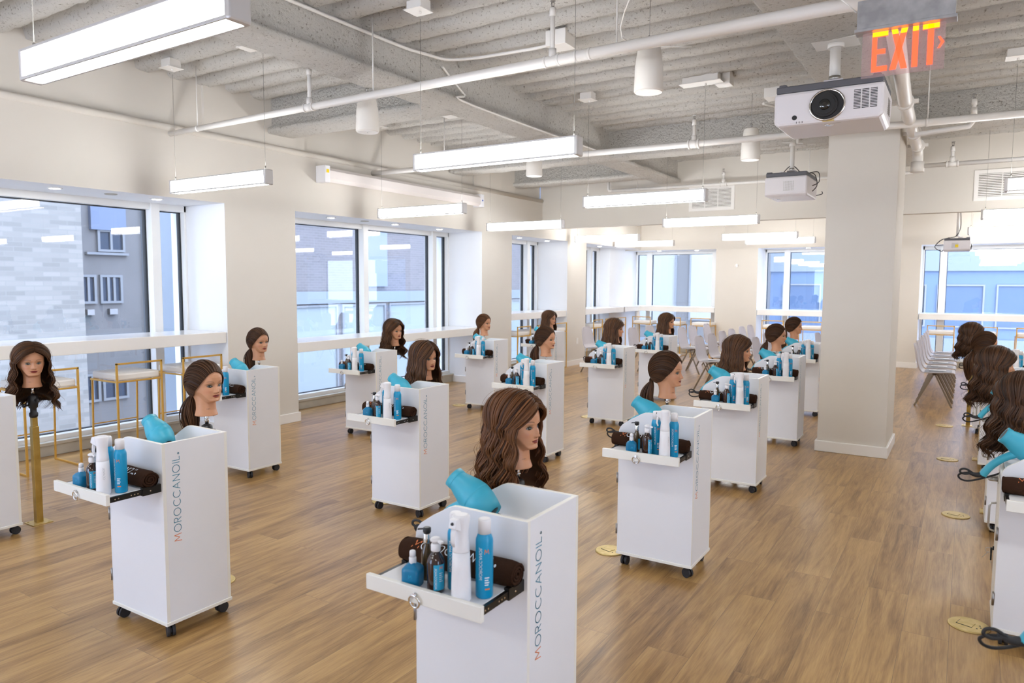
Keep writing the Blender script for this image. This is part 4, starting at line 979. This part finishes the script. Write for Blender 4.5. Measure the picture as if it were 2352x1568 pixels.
def pony_hair(seed, n=560, LT=.25):
    rnd = random.Random(seed); mb = MB(); cols = []
    HL = [(.0, (.083, 0, .055)), (.14, (.076, .034, .040)), (.27, (.062, .062, .006)), (.40, (.022, .070, -.036)), (.50, (-.004, .064, -.066)), (.65, (-.04, .048, -.085)), (.82, (-.055, .025, -.092)), (1.0, (-.06, .0, -.094))]
    WY = [(.0, (-.10, 0, 1)), (.14, (-.10, .35, .92)), (.27, (-.15, .72, .66)), (.40, (-.40, .88, .10)), (.50, (-.55, .78, -.25)), (.65, (-.7, .55, -.45)), (1.0, (-.8, 0, -.6))]
    def tv(T, u):
        for (a, p), (b_, q) in zip(T, T[1:]):
            if u <= b_: return Vector(p).lerp(Vector(q), (u-a)/(b_-a))
        return Vector(T[-1][1])
    td = nd(TIE-HC)
    def path(side, u, off, k=22):
        a = tv(HL, u).normalized(); w_ = tv(WY, u).normalized(); a.y *= side; w_.y *= side; pts = []
        for i in range(k+1):
            t = i/k; d1 = slerp(a, w_, t); d2 = slerp(w_, td, t); d = slerp(d1, d2, t); p = skull(d, (.0082+off)*(.85+.15*min(1, t*6)))
            if t > .86: f = (t-.86)/.14; p = p.lerp(TIE+(p-TIE)*.18, f)
            pts.append(p)
        return pts
    for side in (-1, 1):
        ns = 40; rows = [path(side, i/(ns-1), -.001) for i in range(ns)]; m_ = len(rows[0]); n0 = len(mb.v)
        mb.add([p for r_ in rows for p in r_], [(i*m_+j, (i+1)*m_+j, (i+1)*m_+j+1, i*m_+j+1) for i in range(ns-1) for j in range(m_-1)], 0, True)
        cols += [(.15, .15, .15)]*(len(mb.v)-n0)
    for i in range(n):
        side = 1 if i % 2 else -1; u = rnd.random()**.9; lock(mb, cols, path(side, u, rnd.uniform(.0, .004)), rnd.uniform(.0018, .0036), min(1, max(0, rnd.gauss(.38, .2))), 5, .45, .8)
    n0 = len(mb.v); mb.tube([TIE+Vector((.014*math.cos(a)*.4, .014*math.sin(a), .014*math.cos(a)*.9)) for a in [2*PI*j/14 for j in range(14)]], .0045, 6, closed=True); cols += [(0, 0, 0)]*(len(mb.v)-n0)
    for i in range(260):
        a = rnd.uniform(0, 6.28); r0 = math.sqrt(rnd.random()); LL = LT*rnd.uniform(.85, 1.1); pts = []; ph = rnd.uniform(-.4, .4)+int(a*1.5)
        for j in range(20):
            u = j/19; sp = .010+.048*math.sin(PI*min(1, u*.92)**.8)*(1-.2*u); w_ = .005*u*math.sin(9*u+ph)
            pts.append(TIE+Vector((-.034*math.sin(min(1, u*2.2)*PI/2)+.018*u+math.cos(a)*r0*sp*.8+w_, math.sin(a)*r0*sp+w_, -.01-LL*u+.01*math.cos(a)*r0)))
        lock(mb, cols, pts, rnd.uniform(.0028, .0052), min(1, max(0, rnd.gauss(.45, .24))))
    mb.c = cols; return mb
form_mb = build_form(); eyes_mb = [build_eye(1), build_eye(-1)]
def build_head(hmb, hm):
    t = thing('training_mannequin', '', 'mannequin')
    obj('head_form', form_mb, 'skin', t, fix=False)
    for e in eyes_mb: obj('eye', e, 'eyepaint', t, fix=False)
    h = obj('hair', hmb, hm, t, fix=False); return t
SHARED = {}
def head_proto(key, hmb, hm):
    if not SHARED:
        t = build_head(hmb, hm); SHARED['p'] = t; return Proto(t)
    t = copy_tree(SHARED['p'])
    for c in list(t.children):
        if c.name.startswith('hair'): bpy.data.objects.remove(c)
    obj('hair', hmb, hm, t, fix=False); return Proto(t)
H = {}
H['wavyA'] = head_proto('a', long_hair(1, .0135, .30), 'hair_auburn')
H['pony'] = head_proto('b', pony_hair(2), 'hair_brown')
H['wavyC'] = head_proto('c', long_hair(3, .015, .31), 'hair_brown')
H['bangs'] = head_proto('d', long_hair(4, .007, .26, fringe=22), 'hair_brown')
H['ponyAub'] = head_proto('e', pony_hair(5), 'hair_auburn')
H['straight'] = head_proto('f', long_hair(6, .005, .24), 'hair_brown')
H['halfup'] = head_proto('g', long_hair(7, .007, .25, halfup=True), 'hair_brown')
H['darkwavy'] = head_proto('h', long_hair(8, .013, .29), 'hair_dark')

# ---------------------------------------------------------------- place the stations
# key: front-right corner, stand x offset, head z, hair, facing, cart words, head words, parts shown
ST = [
 ('A', -1.092, 1.825, -0.35, .915, 'wavyA', 0, 'nearest cart at bottom centre', 'long wavy auburn hair, largest and nearest of all', 'STGDCKAPQ'),
 ('B', -2.993, 1.83, -0.4, .915, 'pony', 4, 'big left foreground cart', 'brown ponytail behind the left foreground cart', 'STGDCKAPQ'),
 ('C', -5.055, 1.80, -0.16, .920, 'wavyC', -14, 'cart cut off by the left edge', 'long curly brown hair at the left edge, facing forward', 'S'),
 ('D', -4.94, 3.77, -0.476, .915, 'pony', 0, 'cart before the first pier', 'brown ponytail against the first window pier', 'STGDCKA'),
 ('E', -3.115, 3.756, -0.356, .885, 'bangs', -8, 'cart left of the auburn head', 'shoulder-length brown hair and swept bangs, left of centre', 'STGDCKAPQ'),
 ('F', -5.16, 5.525, -0.19, .925, 'wavyC', -5, "cart at second window's near end", 'long curly brown hair before the second window', 'STGDCKAPQ'),
 ('G', -5.01, 7.51, -0.494, .915, 'ponyAub', 0, "cart at second window's far end", 'auburn ponytail at the far end of the second window', 'STGDCKAPQ'),
 ('H', -3.15, 5.574, -0.294, .915, 'pony', 0, 'cart just behind the auburn head', 'brown ponytail just behind the nearest wavy head', 'STGDCKAPQ'),
 ('I', -5.16, 9.34, -0.352, .905, 'straight', 0, 'farthest cart on the left', 'long brown hair, farthest on the left by the third window', 'STGDCKAPQ'),
 ('J', -3.246, 7.50, -0.331, .910, 'straight', 15, 'middle cart before the pier', 'long brown hair covering its cheek, before the corner window', 'STGDCKAPQ'),
 ('K', -1.215, 3.77, -0.338, .915, 'pony', 3, 'large cart right of centre', 'dark brown ponytail in profile behind the large cart right of centre', 'STGDCKAPQ'),
 ('L', -1.32, 5.635, -0.287, .900, 'halfup', 5, 'second cart right of centre', 'half-up long brown hair in profile, right of centre', 'STGDCKAPQ'),
 ('M', -3.43, 9.47, -0.212, .910, 'straight', 0, 'farthest middle cart', 'long brown hair among the white chairs in the middle', 'STGDCKAPQ'),
 ('N', -1.378, 7.52, -0.329, .910, 'pony', 3, 'cart left of the column', 'ponytail, nearer of the two just left of the column', 'STGDCKAPQ'),
 ('O', -1.50, 9.40, -0.39, .910, 'pony', 3, 'cart half hidden by the column', 'ponytail, farther of the two just left of the column', 'STGDCKAPQ'),
 ('P', .605, 3.83, -0.33, .905, 'darkwavy', 5, 'nearest cart at the right edge', 'dark wavy hair seen from behind, cut by the right edge', 'STG'),
 ('Q', .605, 5.60, -0.4, .900, 'darkwavy', 5, 'second cart at the right edge', 'long dark wavy hair seen from behind, near the right edge', 'STG'),
 ('R', .585, 7.42, -0.42, .910, 'pony', 5, 'third cart at the right edge', 'ponytail in the right hand group', 'STGDCK'),
 ('U', .55, 9.30, -0.48, .905, 'darkwavy', 8, 'farthest cart at the right edge', 'dark curly hair, farthest in the right hand group', 'STGDCK'),
 ('V', .66, 1.98, 0, 0, None, 0, '', '', 'G'),
]
RN = random.Random(11)
for key, fx, fy, sx, hz, hair, face, cw, hw, show in ST:
    cx, cy = fx-CW, fy+CD
    J = lambda a=.006: RN.uniform(-a, a)
    D_ = lambda a: R(RN.uniform(-a, a))
    if cw:
        PC.place((cx, cy, 0), D_(.4), 'white rolling salon cart, the '+cw, 'cart', 'white rolling carts')
    if key == 'V':
        PC.place((cx, cy, 0), 0, 'white rolling salon cart just outside the right edge, under the lowest hair dryer', 'cart', 'white rolling carts')
    ztr = .7135
    if 'S' in show:
        PSt.place((fx+sx, fy+.505, 0), 0, 'brass mannequin stand behind the '+cw, 'stand', 'mannequin stands')
        H[hair].place((fx+sx, fy+.505, hz), R(face), 'mannequin head with '+hw, 'mannequin', 'mannequin heads')
    if 'T' in show:
        PT_.place((cx-.005+J(), cy-CD-.048, ztr), D_(1), 'rolled brown lettered towel on the %s' % cw, 'towel', 'rolled towels')
    if 'G' in show:
        words = cw or 'the cart outside the lower right corner'
        PDr.place((cx-.105+J(), cy+.035+J(), .862), D_(4), ('teal hair dryer resting on the %s' % cw) if cw else 'teal hair dryer poking in at the lower right corner', 'hair dryer', 'hair dryers')
    if 'D' in show:
        PSq.place((cx-.058+J(), cy-.370, ztr), R(15)+D_(8), 'small square blue bottle on the '+cw, 'bottle', 'small blue bottles')
        PDk.place((cx-.055+J(), cy-.312, ztr), D_(12), 'slim dark bottle with silver collar on the '+cw, 'bottle', 'slim dark bottles')
    if 'C' in show:
        PAm.place((cx+.030+J(), cy-.368, ztr), R(4)+D_(8), 'amber bottle with white pump on the '+cw, 'bottle', 'amber pump bottles')
    if 'K' in show:
        PSp.place((cx+.128+J(), cy-.376, ztr), R(88 if key == 'A' else 22)+D_(6), 'tall white spray bottle on the '+cw, 'spray bottle', 'white spray bottles')
        PCan.place((cx+.060+J(.004), cy-.318, ztr), D_(8), 'left blue aerosol can, behind the amber bottle, on the '+cw, 'can', 'blue aerosol cans')
        PCan.place((cx+.160+J(.004), cy-.318, ztr), D_(8), 'right blue aerosol can, beside the towel end, on the '+cw, 'can', 'blue aerosol cans')
# keys hanging from the locks of the right hand carts
def build_keys():
    q = MB(); t = thing('key_pair', '', 'keys')
    q.box(-.004, .004, -.012, .0, -.012, .012); q.box(-.0035, .0035, -.010, -.002, -.05, -.012); obj('key_head', q, 'black', t)
    q = MB(); q.tube([(-.012+.012*math.cos(a*PI/8), -.006, -.002+.012*math.sin(a*PI/8)) for a in range(16)], .0014, 5, closed=True); q.box(-.001, .001, -.007, -.003, -.066, -.05); q.obox((-.012, -.006, -.012), (-.035, .0, -.045), .008, .003); obj('key_ring', q, 'steel', t)
    return t
PK = Proto(build_keys())
for fx, fy, l in ((.605, 3.83, 'nearest'), (.605, 5.60, 'second'), (.585, 7.42, 'third')):
    PK.place((fx-2*CW-.012, fy+CD+.10, .352), 0, 'small black keys hanging from the lock of the %s right edge cart' % l, 'keys', 'cart keys')

# ---------------------------------------------------------------- bar stools (backrest side is +X)
def build_stool():
    t = thing('bar_stool', '', 'stool'); B = .0085; X, Y = .225, .215
    q = MB()
    for s in (-1, 1): q.obox((X, s*Y, .0), (X, s*Y, .875), .017, .017)
    q.obox((X, -Y-B, .866), (X, Y+B, .866), .017, .017); obj('backrest_frame', q, 'gold', t, .002)
    q = MB()
    for s in (-1, 1): q.obox((-X, s*Y, .700), (X, s*Y, .700), .016, .016); q.obox((s*X, -Y, .700), (s*X, Y, .700), .016, .016)
    obj('seat_frame', q, 'gold', t, .002)
    for s in (-1, 1):
        q = MB(); q.obox((-X+.03, s*Y, .70), (-X, s*Y, .0), .015, .015); obj('leg', q, 'gold', t, .002)
        q = MB(); q.obox((-X, s*Y, .0075), (X, s*Y, .0075), .015, .015); obj('floor_runner', q, 'gold', t, .002)
    q = MB(); q.obox((-X+.012, -Y, .27), (-X+.012, Y, .27), .010, .010); obj('footrest', q, 'gold', t)
    q = MB(); q.box(-X+.004, X-.012, -Y+.01, Y-.01, .708, .775); obj('cushion', q, 'cushion', t, .016); return t
PB = Proto(build_stool())
for x, y, rz, l in ((-6.745, 3.03, 0, 'nearest at the left edge, by the curly head'), (-6.745, 3.80, 0, 'middle one at the nearest window'), (-6.745, 4.46, 0, 'beside the first pier, nearest window'),
    (-6.745, 10.72, 0, 'first of three at the third left window'), (-6.745, 11.42, 0, 'middle one of three at the third left window'), (-6.745, 12.08, 0, 'last of three at the third left window'),
    (-6.745, 13.7, 0, "first of three at the corner counter's left side"), (-6.745, 14.3, 0, "second of three at the corner counter's left side"), (-6.745, 14.92, 0, "third of three at the corner counter's left side"),
    (-6.33, 15.83, -90, 'left one before the back corner window'), (-5.62, 15.83, -90, 'middle one before the back corner window'), (-4.95, 15.83, -90, 'right one before the back corner window'),
    (-3.42, 15.83, -90, 'left one before the back window left of the column'), (-2.68, 15.83, -90, 'right one before the back window left of the column'),
    (-.40, 15.83, -90, 'left one before the right back window'), (.26, 15.83, -90, 'middle one before the right back window'), (.98, 15.83, -90, 'right one before the right back window')):
    PB.place((x, y, .0), R(rz), 'gold bar stool with white cushion, '+l, 'stool', 'gold bar stools')

# ---------------------------------------------------------------- chairs (facing +X)
def build_chair():
    t = thing('shell_chair', '', 'chair'); q = MB()
    pr = [(.235, .425), (.22, .442), (.16, .448), (.06, .440), (-.06, .432), (-.13, .438), (-.175, .462), (-.205, .51), (-.222, .58), (-.235, .66), (-.25, .74), (-.262, .80), (-.268, .825)]
    hw = [.195, .212, .222, .226, .224, .218, .212, .208, .204, .196, .182, .155, .10]
    def f(u, v):
        k = u*(len(pr)-1); i = min(int(k), len(pr)-2); fr = k-i
        x = pr[i][0]*(1-fr)+pr[i+1][0]*fr; z = pr[i][1]*(1-fr)+pr[i+1][1]*fr; wd = hw[i]*(1-fr)+hw[i+1]*fr; s = -1+2*v
        c = s*s; seat = 1-sst((u-.35)/.2); return (x+(.030*c)*(1-seat), s*wd, z+.020*c*seat)
    q.grid(f, 40, 15, 0, True); sh = obj('seat_shell', q, 'shell', t, fix=False); m = sh.modifiers.new('thick', 'SOLIDIFY'); m.thickness = .010; m.offset = 0
    q = MB(); q.prism([(-.12, .446), (.05, .452), (.19, .460), (.20, .466), (.05, .464), (-.12, .458)], 'y', -.165, .165); obj('seat_pad', q, 'pad', t, .004)
    for s in (-1, 1):
        for xe in (-.215, .215):
            q = MB(); q.obox((.0+.012*(1 if xe > 0 else -1), s*.17, .425), (xe, s*.215, .004), .022, .014, up=(0, 1, 0)); q.cyl((xe, s*.215, 0), (xe, s*.215, .012), .012, n=10); obj('leg', q, 'chairleg', t, .003)
    q = MB(); q.obox((0, -.18, .42), (0, .18, .42), .05, .014); obj('underframe', q, 'chairleg', t); return t
PH = Proto(build_chair())
chairs = [(-5.72, 12.0, 'left edge row, behind the long-haired head'), (-4.92, 12.25, 'second row from the left, front one'), (-4.92, 13.1, 'second row from the left, rear one'),
  (-4.22, 12.9, 'third row, partly hidden by the long-haired head'), (-4.25, 13.6, 'third row, middle'), (-4.22, 14.4, 'third row, rear one in front of the window'),
  (-4.2, 11.3, 'third row, front one beside the farthest middle cart'),
  (-3.25, 10.9, 'fourth row, nearest and most visible'), (-3.27, 11.6, 'fourth row, second'), (-3.31, 12.35, 'fourth row, third'), (-3.33, 13.0, 'fourth row, fourth'), (-3.37, 13.85, 'fourth row, fifth'), (-3.38, 14.5, 'fourth row, rearmost'),
  (-2.46, 11.15, 'fifth row, front one right of the half-up head'), (-2.56, 12.25, 'fifth row, second, between two ponytails'), (-2.56, 13.2, 'fifth row, third'), (-2.57, 14.1, 'fifth row, rear one by the window'),
  (-1.85, 12.8, 'sixth row, left of the column'), (-1.78, 13.5, 'sixth row, rear one left of the column')]
for x, y, l in chairs: PH.place((x, y, 0), R(-4), 'pale lilac-grey shell chair, '+l, 'chair', 'shell chairs in rows')
words = ['nearest', 'second', 'third', 'fourth', 'fifth', 'farthest']
for i, y in enumerate((11.32, 11.92, 12.55, 13.2, 13.85, 14.5)):
    PH.place((-.33-.0*i, y, 0), R(0), 'pale grey shell chair in the row right of the column, '+words[i], 'chair', 'shell chairs in rows')
q = MB(); q.box(-.1, .1, -.07, .07, 0, .0015); lf = obj('reflection', q, 'reflectwhite')  # thin white sheet standing in for the bright reflection on a seat
PL = Proto(lf)
ci = 0
for x, y, l in chairs:
    PL.place((x+.03, y, .4705), R(8), 'white leaflet sheet on the shell chair, '+l, 'reflection', 'reflection sheets on the chairs')
for i, y in enumerate((11.32, 11.92, 12.55, 13.2, 13.85, 14.5)):
    PL.place((-.30, y, .4705), R(3), 'white leaflet sheet on the %s chair right of the column' % words[i], 'reflection', 'reflection sheets on the chairs')

# ---------------------------------------------------------------- the street outside
def brick_mat(name, c1, c2, mo, sx=.22, sy=.075, axis='x'):
    m = mat(name, c1, .85); L = m.node_tree.links; tc = N(m, 'ShaderNodeTexCoord'); mp = N(m, 'ShaderNodeMapping')
    mp.inputs['Rotation'].default_value = (PI/2, 0, PI/2) if axis == 'x' else (PI/2, 0, 0)
    sp = N(m, 'ShaderNodeSeparateXYZ'); cb = N(m, 'ShaderNodeCombineXYZ'); L.new(tc.outputs['Object'], sp.inputs[0])
    L.new(sp.outputs[1 if axis == 'x' else 0], cb.inputs[0]); L.new(sp.outputs[2], cb.inputs[1])
    br = N(m, 'ShaderNodeTexBrick'); br.inputs['Scale'].default_value = 1; br.inputs['Brick Width'].default_value = sx; br.inputs['Row Height'].default_value = sy; br.inputs['Mortar Size'].default_value = .008
    br.inputs['Color1'].default_value = (*c1, 1); br.inputs['Color2'].default_value = (*c2, 1); br.inputs['Mortar'].default_value = (*mo, 1)
    L.new(cb.outputs[0], br.inputs[0]); L.new(br.outputs[0], bsdf(m).inputs['Base Color']); return m
M['palebrick'] = brick_mat('pale_brick', (.24, .215, .185), (.165, .15, .13), (.20, .185, .16), .30, .085)
M['redbrick'] = brick_mat('mauve_brick', (.165, .145, .14), (.14, .125, .12), (.19, .17, .165))
M['concrete'] = mat('grey_render', (.17, .16, .15), .9); add_mottle(M['concrete'], (.155, .145, .135), (.19, .175, .165), .8)
M['corrugated'] = mat('corrugated_blue_grey', (.16, .19, .26), .6); M['blind'] = mat('white_blind', (.36, .345, .32), .8)
M['bluepanel'] = mat('blue_panel', (.11, .16, .25), .5)
M['palepanel'] = mat('pale_panel', (.20, .22, .24), .6)
M['beigepanel'] = mat('beige_panel', (.16, .15, .14), .8)
M['darkglass'] = mat('dark_window', (.02, .035, .06), .4)
M['blueglass'] = mat('sky_window', (.07, .11, .18), .4)
M['mintglass'] = mat('mint_window', (.27, .29, .28), .3)
M['winframe'] = mat('outside_window_frame', (.22, .22, .22), .5)
def building(label, axis, plane, u0, u1, depth, wm, wins, z0=-9, z1=13, bands=()):
    t = thing('building', label, 'building')
    def B(mb, a, b_, d0, d1, c, e, mi=0):
        if axis == 'x': mb.box(plane-d1, plane-d0, a, b_, c, e, mi)
        else: mb.box(a, b_, plane+d0, plane+d1, c, e, mi)
    q = MB(); B(q, u0, u1, 0, depth, z0, z1); obj('wall', q, wm, t)
    for (a, b_, c, e, m_) in bands: q = MB(); B(q, a, b_, -.12, .0, c, e); obj('band', q, m_, t)
    for (a, b_, c, e, gm, nm) in wins:
        q = MB(); f = .06; B(q, a-f, b_+f, -.08, -.0, c-f, c); B(q, a-f, b_+f, -.08, -.0, e, e+f); B(q, a-f, a, -.08, .0, c, e); B(q, b_, b_+f, -.08, .0, c, e)
        for k in range(1, nm): x = a+(b_-a)*k/nm; B(q, x-.03, x+.03, -.07, .0, c, e)
        w_ = obj('window', q, 'winframe', t); q = MB(); B(q, a, b_, -.02, .01, c, e); obj('pane', q, gm, w_)
    return t
building('pale brick building filling the left of the nearest window', 'x', -14, -12, 7.15, 4, 'palebrick', [(1.2, 3.3, -1.2, .5, 'darkglass', 2), (-2.5, -.4, -1.2, .5, 'darkglass', 2), (-2.5, -.4, 2.2, 4.0, 'blueglass', 2), (4.6, 5.9, 4.8, 6.4, 'blueglass', 2), (1.2, 3.3, 5.0, 6.6, 'blueglass', 2)])
gw = [(9.40, 9.66, 1.12, 1.72, 'darkglass', 2), (9.87, 10.32, 1.12, 1.72, 'darkglass', 3), (9.85, 10.42, 2.42, 2.86, 'darkglass', 2), (9.40, 9.66, -1.35, -.75, 'darkglass', 2), (9.84, 10.38, -1.35, -.75, 'darkglass', 2), (9.86, 10.34, -3.7, -3.1, 'darkglass', 2)]
building('grey rendered building with small white framed windows, beyond the nearest window', 'x', -18.5, 7.3, 13.2, 6, 'concrete', gw, bands=[(9.62, 10.5, 2.90, 3.9, 'corrugated'), (9.5, 10.55, 2.28, 2.34, 'winframe'), (10.95, 13.2, -9, 13, 'palepanel'), (10.0, 10.2, .78, .92, 'hinge'), (9.45, 9.62, .78, .92, 'hinge')])
gw = [(13.6+k*2.1, 15.4+k*2.1, -1.6, .9, 'mintglass', 1) for k in range(8)]+[(14.2+k*3.1, 15.6+k*3.1, 3.4, 6.2, 'blueglass', 2) for k in range(5)]+[(13.6+k*2.1, 15.4+k*2.1, -6.2, -3.6, 'mintglass', 1) for k in range(8)]
building('mauve brick building with pale glazed bands, beyond the second window', 'x', -16, 13.3, 31, 5, 'redbrick', gw, bands=[(13.3, 31, 1.0, 1.35, 'palepanel'), (13.3, 31, 6.6, 7.0, 'palepanel'), (16.4, 17.6, 1.5, 6.4, 'palepanel'), (13.3, 31, -3.0, -2.6, 'palepanel')])
building('beige building with white blinds, beyond the back corner window', 'y', 31, -15.8, -7.6, 5, 'beigepanel', [(-12.8, -11.0, -.2, 5.4, 'blind', 1), (-10.3, -8.8, .1, 5.4, 'blind', 1), (-12.6, -10.8, -4.6, -2.0, 'darkglass', 3), (-10.2, -8.6, -4.6, -2.0, 'darkglass', 3)], bands=[(-15.8, -7.6, -1.2, -.8, 'palepanel')])
gw = []
for z in (-7.2, -3.6, 0.0, 3.6, 7.2):
    for x in range(-7, 15, 2): gw.append((x, x+1.5, z, z+1.6, 'blueglass' if (x+int(z)) % 3 else 'darkglass', 1))
building('modern blue panelled building across the street, beyond the right back windows', 'y', 34, -7.6, 17, 5, 'bluepanel', gw, bands=[(-7.6, 17, z, z+.9, 'palepanel') for z in (-5.0, -1.4, 2.2, 5.8)])
q = MB(); q.box(-20, -7.5, -20, 40, -9.2, -9); q.box(-20, 20, 17, 40, -9.2, -9); struct('street', q, 'palepanel')
q = MB(); q.box(-16, -7.9, 5.0, 17, -2.7, -2.5); tag(obj('flat_roof', q, 'palepanel'), 'pale flat roof seen low through the second window', 'roof')
